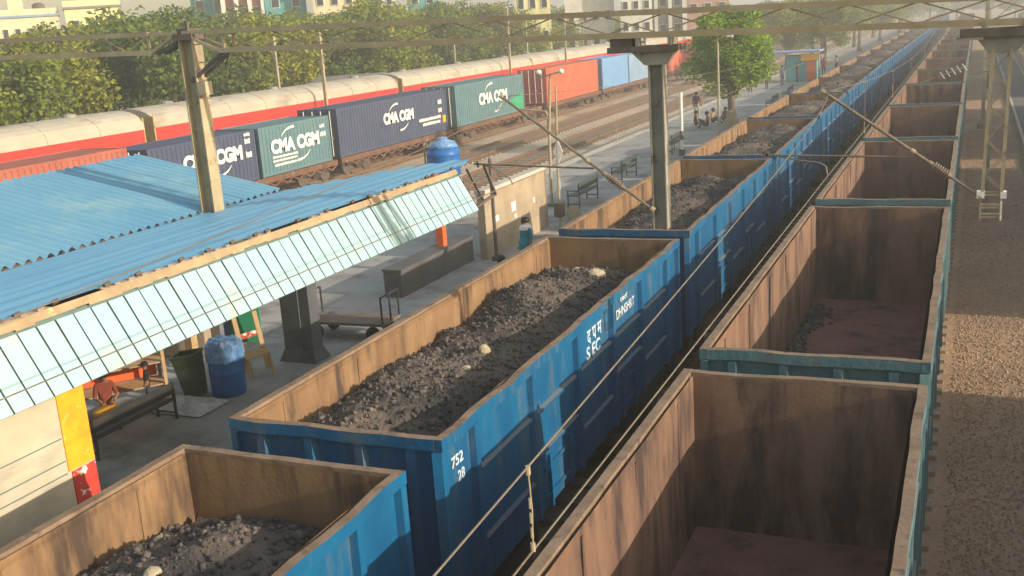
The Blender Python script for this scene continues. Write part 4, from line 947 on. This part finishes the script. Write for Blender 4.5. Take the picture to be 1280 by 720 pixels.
# ================================================================== FAR MASTS
def mast(x, y, zt, label, w=.16):
    t = thing('catenary_mast', label, 'mast', (x, y, -.3), 0, 'overhead line masts between the trains')
    MB().bar((0, 0, 0), (0, 0, zt+.3), w).build('mast_shaft', M_['galv'], t)
    g = MB(); g.bar((0, 0, zt-.6), (2.2, 0, zt+.2), .05); g.bar((0, 0, zt-1.5), (1.8, 0, zt+.1), .04); g.build('bracket', M_['galvgrey'], t)
    MB().lathe([(.3, 0), (.3, .35), (.2, .4)], (0, 0, 0), 10).build('footing', M_['sleeper'], t)
for x, y, z, l in ((-38.7, 54.1, 7.5, 'pale mast behind the coach above the short teal container'), (-34.05, 52, 7.55, 'rusty mast rising from behind the navy container'), (-38.7, 78.5, 6.2, 'short pale mast behind the coach above the long teal container'),
                   (-34.05, 79, 8.5, 'tall pale mast beside the barred container end'), (-34.05, 91.9, 7.6, 'pale mast above the orange red container'), (-38.7, 94, 7.5, 'thin mast behind the coach above the orange red container'), (-38.7, 110, 7.5, 'distant mast behind the coach near the grey building'), (-34.05, 40.4, 3.4, 'short mast stub hidden between coach and navy container')):
    if l.startswith('short mast stub'): continue
    mast(x, y, z, l)
mast(.62, 66, 7.2, 'mast beside the empty train near its middle', .2)
t = thing('signal_post', 'dark signal post on the ballast seen through the latticed arm', 'signal post', (.85, 62, -.3))
MB().tube([(0, 0, 0), (0, 0, 3.4)], .06, 10).build('pole', M_['capdark'], t); MB().box(-.16, .16, -.1, .1, 2.6, 3.4).build('signal_head', M_['capdark'], t)
MB().bar((-.6, 0, 3.5), (.1, 0, 3.5), .06).build('crossarm', M_['capdark'], t)
t = thing('strain_insulator', 'white ribbed insulator string above the empty wagons further along', 'insulator', (-.6, 40, 4.72))
g = MB(); a = Vector((-.45, 0, -.15)); b = Vector((.42, 0, .17))
for k in range(5): g.disc(a+(b-a)*(.1+.2*k), (b-a)+Vector((0, 0, .25)), .14, .03, 14)
g.build('insulator_disc', M_['white'], t); MB().tube([(-1.1, 0, -.38), (1.25, 0, .47)], .02, 6).build('rod', M_['galv'], t)
MB().bar((1.2, 0, .6), (1.2, 0, -5.0), .12).build('support_post', M_['galvgrey'], t)

# ================================================================== TREES
def crown_mesh(seed, rx, rz, n, leaf, mats, clumps=26, core=.25):
    rr = random.Random(seed); g = MB(); cs = []
    for k in range(clumps):
        while True:
            v = Vector((rr.uniform(-1, 1), rr.uniform(-1, 1), rr.uniform(-.85, 1)))
            if core < v.length < 1: break
        cs.append((Vector((v.x*rx*.8, v.y*rx*.8, v.z*rz*.8)), rr.uniform(.22, .42)*rx, rr.choice((0, 0, 1))))
    for k in range(n):
        c, r_, mi = cs[rr.randrange(clumps)]
        v = Vector((rr.gauss(0, 1), rr.gauss(0, 1), rr.gauss(0, 1))).normalized()*(r_*rr.random()**.45)
        p = c+Vector((v.x, v.y, v.z*.8)); a = Vector((rr.gauss(0, 1), rr.gauss(0, 1), rr.gauss(0, .6))).normalized(); b = a.cross(Vector((rr.gauss(0, 1), rr.gauss(0, 1), rr.gauss(0, 1)))).normalized()
        s = leaf*rr.uniform(.6, 1.3)
        g.add([p-a*s, p+b*s*.55, p+a*s, p-b*s*.55], [(0, 1, 2, 3)], mi)
    return g.mesh('crown', mats)
def trunk_mesh(seed, h, r_):
    rr = random.Random(seed); g = MB(); pts = [(noise.noise(Vector((seed, k, 0)))*.25, noise.noise(Vector((seed, 0, k)))*.25, h*k/5) for k in range(6)]; pts[0] = (0, 0, 0)
    g.tube(pts, [r_*(1.25 if k == 0 else 1-.13*k) for k in range(6)], 9)
    for k in range(6):
        a = rr.uniform(0, 6.28); z = h*rr.uniform(.55, .95); q = Vector((math.cos(a), math.sin(a), rr.uniform(.5, 1.1)))*h*.35
        b = Vector(pts[min(5, int(z/h*5))]); g.tube([b, b+q*.5+Vector((0, 0, .1)), b+q], [r_*.4, r_*.28, r_*.12], 6)
    return g.mesh('trunk', [M_['bark']])
CR = [crown_mesh(1, 3.6, 3.2, 9500, .135, [M_['leafmid'], M_['leafdark']]), crown_mesh(2, 4.0, 3.4, 10500, .14, [M_['leafdark'], M_['leafdark']]), crown_mesh(3, 3.4, 3.6, 9500, .135, [M_['leafyel'], M_['leafmid']]),
      crown_mesh(4, 3.8, 3.0, 9500, .135, [M_['leafmid'], M_['leafyel']]), crown_mesh(5, 3.2, 3.0, 8000, .13, [M_['leafolive'], M_['leafmid']])]
KIND = ['mid green leafy tree', 'dark green dense tree', 'yellow green tall tree', 'light green broad tree', 'olive brown dusty tree']
TR = [trunk_mesh(s, 5, .28) for s in (1, 2)]
def tree(x, y, h, kind, label, group, z0=-.4, wide=1.0):
    t = thing('leafy_tree', label, 'tree', (x, y, z0), rng.uniform(0, 6.28), group)
    s = h/7.8
    a = link('trunk', TR[kind % 2], t); a.scale = (s, s, s*.9)
    c = link('crown', CR[kind], t, (0, 0, 4.6*s)); c.scale = (s*wide, s*wide, s)
    return t
HF = [(-1.13, 9.1), (-1.05, 8.8), (-.96, 8.5), (-.915, 10.1), (-.866, 10.5), (-.816, 9.9), (-.805, 8.6), (-.726, 8.4), (-.708, 9.5), (-.675, 10.1), (-.65, 9.6), (-.636, 8.8), (-.611, 9.3), (-.594, 10.3), (-.505, 10.2), (-.487, 9.2), (-.451, 9.8), (-.408, 8.4), (-.374, 8.4), (-.342, 7.2), (-.29, 6.0)]
pl = []
rr = random.Random(17)
y = 30.0
while y < 165:
    xx = -46+rr.uniform(-2, 2)-max(0, (y-110))*.05; pl.append((xx, y, interp(HF, xx/y)+rr.uniform(-.4, .9), rr.choice((0, 1, 2, 3, 4, 2, 0)), 'front row')); y += rr.uniform(4.2, 5.6)
y = 36.0
while y < 190:
    xx = -57+rr.uniform(-2.5, 2.5); pl.append((xx, y, interp(HF, xx/y)+rr.uniform(.9, 2.0), rr.choice((0, 1, 2, 3)), 'back row')); y += rr.uniform(5.5, 7)
pl.sort(key=lambda p: p[0]/p[1])
cnt = {}
for (x, y, h, k, row) in pl:
    i = cnt.get((k, row), 0); cnt[(k, row)] = i+1
    tree(x, y, h, k, '%s behind the coaches, %s, %s of its kind from left' % (KIND[k], row, ORD[i]), 'trees behind the red coaches')
# trees along the far platform
pl = [(-14.5, 118, 7.6, 0), (-16.5, 132, 8.0, 1), (-13.6, 146, 7.8, 3), (-15.6, 160, 8.2, 1), (-20, 128, 8.4, 2), (-24, 140, 8.6, 1), (-13.5, 178, 8.0, 2), (-16, 196, 8.6, 1), (-13, 215, 8.2, 0), (-22, 165, 8.6, 3), (-20, 190, 9, 1), (-14, 240, 8.6, 1), (-18, 225, 9, 4), (-27, 155, 9, 4), (-28, 180, 9.5, 0),
      (-22, 112, 7.8, 4)]
for i, (x, y, h, k) in enumerate(sorted(pl, key=lambda p: p[1])):
    tree(x, y, h, k, '%s on the distant platform, %s from the near end' % (KIND[k], ORD[i]), 'trees on the far platform', PZ if -17 < x < -8 else -.4)
pl = []
for i in range(26):
    pl.append((-70+i*6+rr.uniform(-2, 2), 285+rr.uniform(0, 60), rr.uniform(8, 11), rr.choice((0, 1, 4))))
for i, (x, y, h, k) in enumerate(pl): tree(x, y, h, k, 'hazy tree at the far end of the tracks, %s from the left' % ORD[i], 'hazy trees on the horizon', -.4, 1.3)
# big green platform tree
t = thing('leafy_tree', 'bright green full tree standing on the platform among seated people', 'tree', (-12.3, 59.3, PZ))
g = MB(); g.tube([(0, 0, 0), (.03, 0, .9), (-.03, .03, 2.0), (0, 0, 3.6), (.1, 0, 5.8)], [.30, .22, .19, .15, .07], 10)
for a in range(7):
    an = a*.9; g.tube([(0, 0, 1.7+.2*a), (math.cos(an)*.7, math.sin(an)*.7, 2.3+.22*a), (math.cos(an)*1.5, math.sin(an)*1.5, 3.0+.4*a)], [.08, .055, .02], 6)
g.build('trunk', M_['bark'], t, True)
c = link('crown', crown_mesh(21, 2.65, 3.2, 17000, .115, [M_['leafbright'], M_['leafbright']], 46, .2), t, (0, .0, 4.25))
g = MB(); g.lathe([(.42, 0), (.42, .5), (.30, .55), (.28, .9), (.2, 1.0)], (0, 0, 0), 14); g.build('tree_guard', M_['wall'], t)

# ================================================================== BUILDINGS
def building(x, y, w, d, h, rz, wallm, label, floors=3, cols=4, roofm='b_roof', extras=None, winm='glass'):
    t = thing('building', label, 'building', (x, y, -.4), rz, None)
    MB().box(-w/2, w/2, -d/2, d/2, 0, h).build('wall', M_[wallm], t)
    g = MB(); g.box(-w/2-.2, w/2+.2, -d/2-.2, d/2+.2, h, h+.25); rf = g.build('roof', M_[roofm], t)
    g = MB(); 
    for a in ((-w/2-.1, w/2+.1, -d/2-.1, -d/2+.1), (-w/2-.1, w/2+.1, d/2-.1, d/2+.1), (-w/2-.1, -w/2+.1, -d/2+.1, d/2-.1), (w/2-.1, w/2+.1, -d/2+.1, d/2-.1)): g.box(a[0], a[1], a[2], a[3], h+.25, h+.9)
    g.build('parapet', M_[wallm], t)
    fh = h/floors; me = None
    for f in range(floors):
        for c in range(cols):
            cx = -w/2+(c+.5)*w/cols; z = f*fh+fh*.35; ww = min(.8, w/cols*.42)
            fr = MB().box(cx-ww/2-.08, cx+ww/2+.08, -d/2-.08, -d/2-.003, z-.08, z+fh*.34+.08).build('window', M_['b_white'], t)
            MB().box(cx-ww/2, cx+ww/2, -d/2-.10, -d/2-.082, z, z+fh*.34).build('pane', M_[winm], fr)
    if extras == 'balcony':
        for f in range(1, floors): MB().box(-w/2+.2, w/2-.2, -d/2-1.1, -d/2-.11, f*fh-.1, f*fh+.05).build('balcony', M_['b_roof'], t)
    if extras == 'tank':
        MB().box(-w*.3, -w*.05, -d*.2, d*.2, h+.25, h+2.4).build('stair_tower', M_[wallm], rf); MB().lathe([(.7, 0), (.7, 1.2), (.3, 1.4)], (w*.2, 0, h+.25), 14).build('water_tank', M_['capdark'], rf)
    if extras == 'columns':
        for c in range(cols+1): MB().box(-w/2+c*w/cols-.25, -w/2+c*w/cols+.25, -d/2-.9, -d/2-.4, 0, h).build('pillar', M_['b_white'], t)
    return t
def face(x, y): return math.atan2(x, -y)*-1+math.pi if False else math.atan2(-x, y)
for (x, y, w, d, h, wm, lab, fl, co, ex, rm) in (
    (-101, 94, 6.4, 6, 12.0, 'b_cream', 'cream building with grey roof edge and small windows at upper left', 3, 5, 'tank', 'b_blue'),
    (-95.5, 98.5, 6.0, 6, 12.6, 'b_yellow', 'sunlit pale yellow block beside the grey roofed cream building', 3, 3, None, 'b_roof'),
    (-82, 98, 3.6, 4, 9.4, 'b_yellow', 'small pale yellow house top between the trees left of the mast', 2, 2, None, 'b_roof'),
    (-78, 104, 4.4, 5, 15.5, 'b_brick', 'brick coloured tower building with pale columns behind the mast', 5, 3, 'columns', 'b_roof'),
    (-82.5, 103.5, 4.0, 5, 13.6, 'b_teal', 'teal building left of the brick tower', 4, 2, None, 'b_teal'),
    (-73.5, 106, 4.6, 5, 13.4, 'b_teal', 'teal building right of the brick tower', 4, 2, None, 'b_teal'),
    (-67.5, 107, 4.8, 5, 13.2, 'b_cream', 'cream building with pink side behind the light green trees', 4, 3, None, 'b_pink'),
    (-62.8, 110, 2.6, 4, 12.8, 'b_white', 'narrow white building with brick base above the trees', 4, 2, None, 'b_teal'),
    (-58.8, 112, 3.4, 4, 12.6, 'b_teal', 'teal block right of the narrow white building', 4, 2, None, 'b_teal'),
    (-47.5, 118, 4.0, 5, 11.8, 'b_yellow', 'pale yellow building top in the middle above the trees', 3, 3, None, 'b_roof'),
    (-44, 128, 6, 5, 12.6, 'b_white', 'white building above the trees right of the middle', 4, 4, None, 'b_roof'),
    (-38, 128, 3.8, 5, 12.6, 'b_white', 'tall white building with narrow dark windows left of the grey one', 5, 3, None, 'b_roof'),
    (-40.5, 146, 7.5, 6, 11.0, 'b_grey', 'grey concrete building with pillars behind the drop arm head', 3, 4, 'columns', 'b_roof'),
    (-33.5, 147, 5.6, 6, 9.6, 'b_pink', 'pinkish brick building behind the drop arm head', 3, 3, None, 'b_roof')):
    building(x, y, w, d, h, face(x, y), wm, lab, fl, co, rm, ex)
def hut(x, y, w, d, h, wm, lab):
    t = thing('hut', lab, 'hut', (x, y, -.4), face(x, y)); MB().box(-w/2, w/2, -d/2, d/2, 0, h).build('wall', M_[wm], t)
    g = MB(); g.add([(-w/2-.3, -d/2-.3, h), (w/2+.3, -d/2-.3, h), (w/2+.3, d/2+.3, h+.5), (-w/2-.3, d/2+.3, h+.5), (-w/2-.3, -d/2-.3, h+.08), (w/2+.3, -d/2-.3, h+.08), (w/2+.3, d/2+.3, h+.58), (-w/2-.3, d/2+.3, h+.58)], [(0, 3, 2, 1), (4, 5, 6, 7), (0, 1, 5, 4), (1, 2, 6, 5), (2, 3, 7, 6), (3, 0, 4, 7)]); g.build('roof', M_['b_roof'], t)
    dd = MB().box(-.45, .45, -d/2-.05, -d/2-.003, 0, 2.0).build('door', M_['b_brick'], t); MB().box(.3, .36, -d/2-.09, -d/2-.052, .95, 1.05).build('handle', M_['galv'], dd)
    fr = MB().box(w*.22-.1, w*.22+.9, -d/2-.05, -d/2-.003, 1.0, 2.0).build('window', M_['b_white'], t); MB().box(w*.22, w*.22+.8, -d/2-.07, -d/2-.052, 1.1, 1.9).build('pane', M_['glass'], fr)
hut(-42.2, 40.5, 3.0, 3, 4.0, 'b_pink', 'pinkish brick hut behind the coach at left'); hut(-41.0, 65.5, 5.2, 3, 4.3, 'b_pink', 'pink and cream hut behind the coach in the middle'); hut(-41.0, 99, 5, 3, 4.0, 'b_cream', 'cream hut behind the coach above the orange red container')
# kiosk on the far platform
t = thing('platform_kiosk', 'small kiosk with blue roof, yellow sign band and teal side on the far platform', 'kiosk', (-13.5, 95, PZ))
MB().box(-1.3, 1.3, -1, 1, 0, 2.2).build('wall', M_['b_teal'], t)
g = MB(); g.box(-2.6, 1.6, -1.4, 1.4, 2.45, 2.58); g.build('roof', M_['b_blue'], t); MB().box(.0, 1.45, -1.12, -1.0, 1.75, 2.3).build('sign_band', M_['yellow'], t); MB().box(.5, 1.25, -1.06, -1.003, .0, 1.7).build('door', M_['orange'], t)
for x in (-2.5, 1.5): MB().box(x-.05, x+.05, -1.35, -1.25, 0, 2.45).build('post', M_['galv'], t)
# far crowd near the kiosk, each a small figure
rr = random.Random(9); pp = None
cols = [(.30, .05, .06), (.5, .45, .4), (.05, .07, .2), (.02, .02, .02), (.35, .2, .3)]
for i in range(10):
    x = -15.9+.72*i % 4.6; y = 84+i*3.1
    person((x, y, PZ), rr.uniform(0, 6), 'person in %s on the platform near the kiosk, %s from the near side' % (('red', 'pale clothes', 'navy', 'black', 'mauve')[i % 5], ORD[i]), cloth('crowd%d' % (i % 5), cols[i % 5]), dkt, 'stand', h=1.65, group='people near the far kiosk')

# ================================================================== HAZE
g = MB(); g.box(-880, 480, -55, 1280, -1.5, 26)
hz = g.build('haze', []); hm = bpy.data.materials.new('haze_air'); hm.use_nodes = True
for n_ in list(hm.node_tree.nodes):
    if n_.type != 'OUTPUT_MATERIAL': hm.node_tree.nodes.remove(n_)
vol = hm.node_tree.nodes.new('ShaderNodeVolumePrincipled'); vol.inputs['Color'].default_value = (.93, .90, .85, 1); vol.inputs['Density'].default_value = .0025; vol.inputs['Anisotropy'].default_value = .2
hm.node_tree.links.new(vol.outputs[0], hm.node_tree.nodes['Material Output'].inputs['Volume']); hz.data.materials.append(hm)
tag(hz, None, None, None, 'stuff')
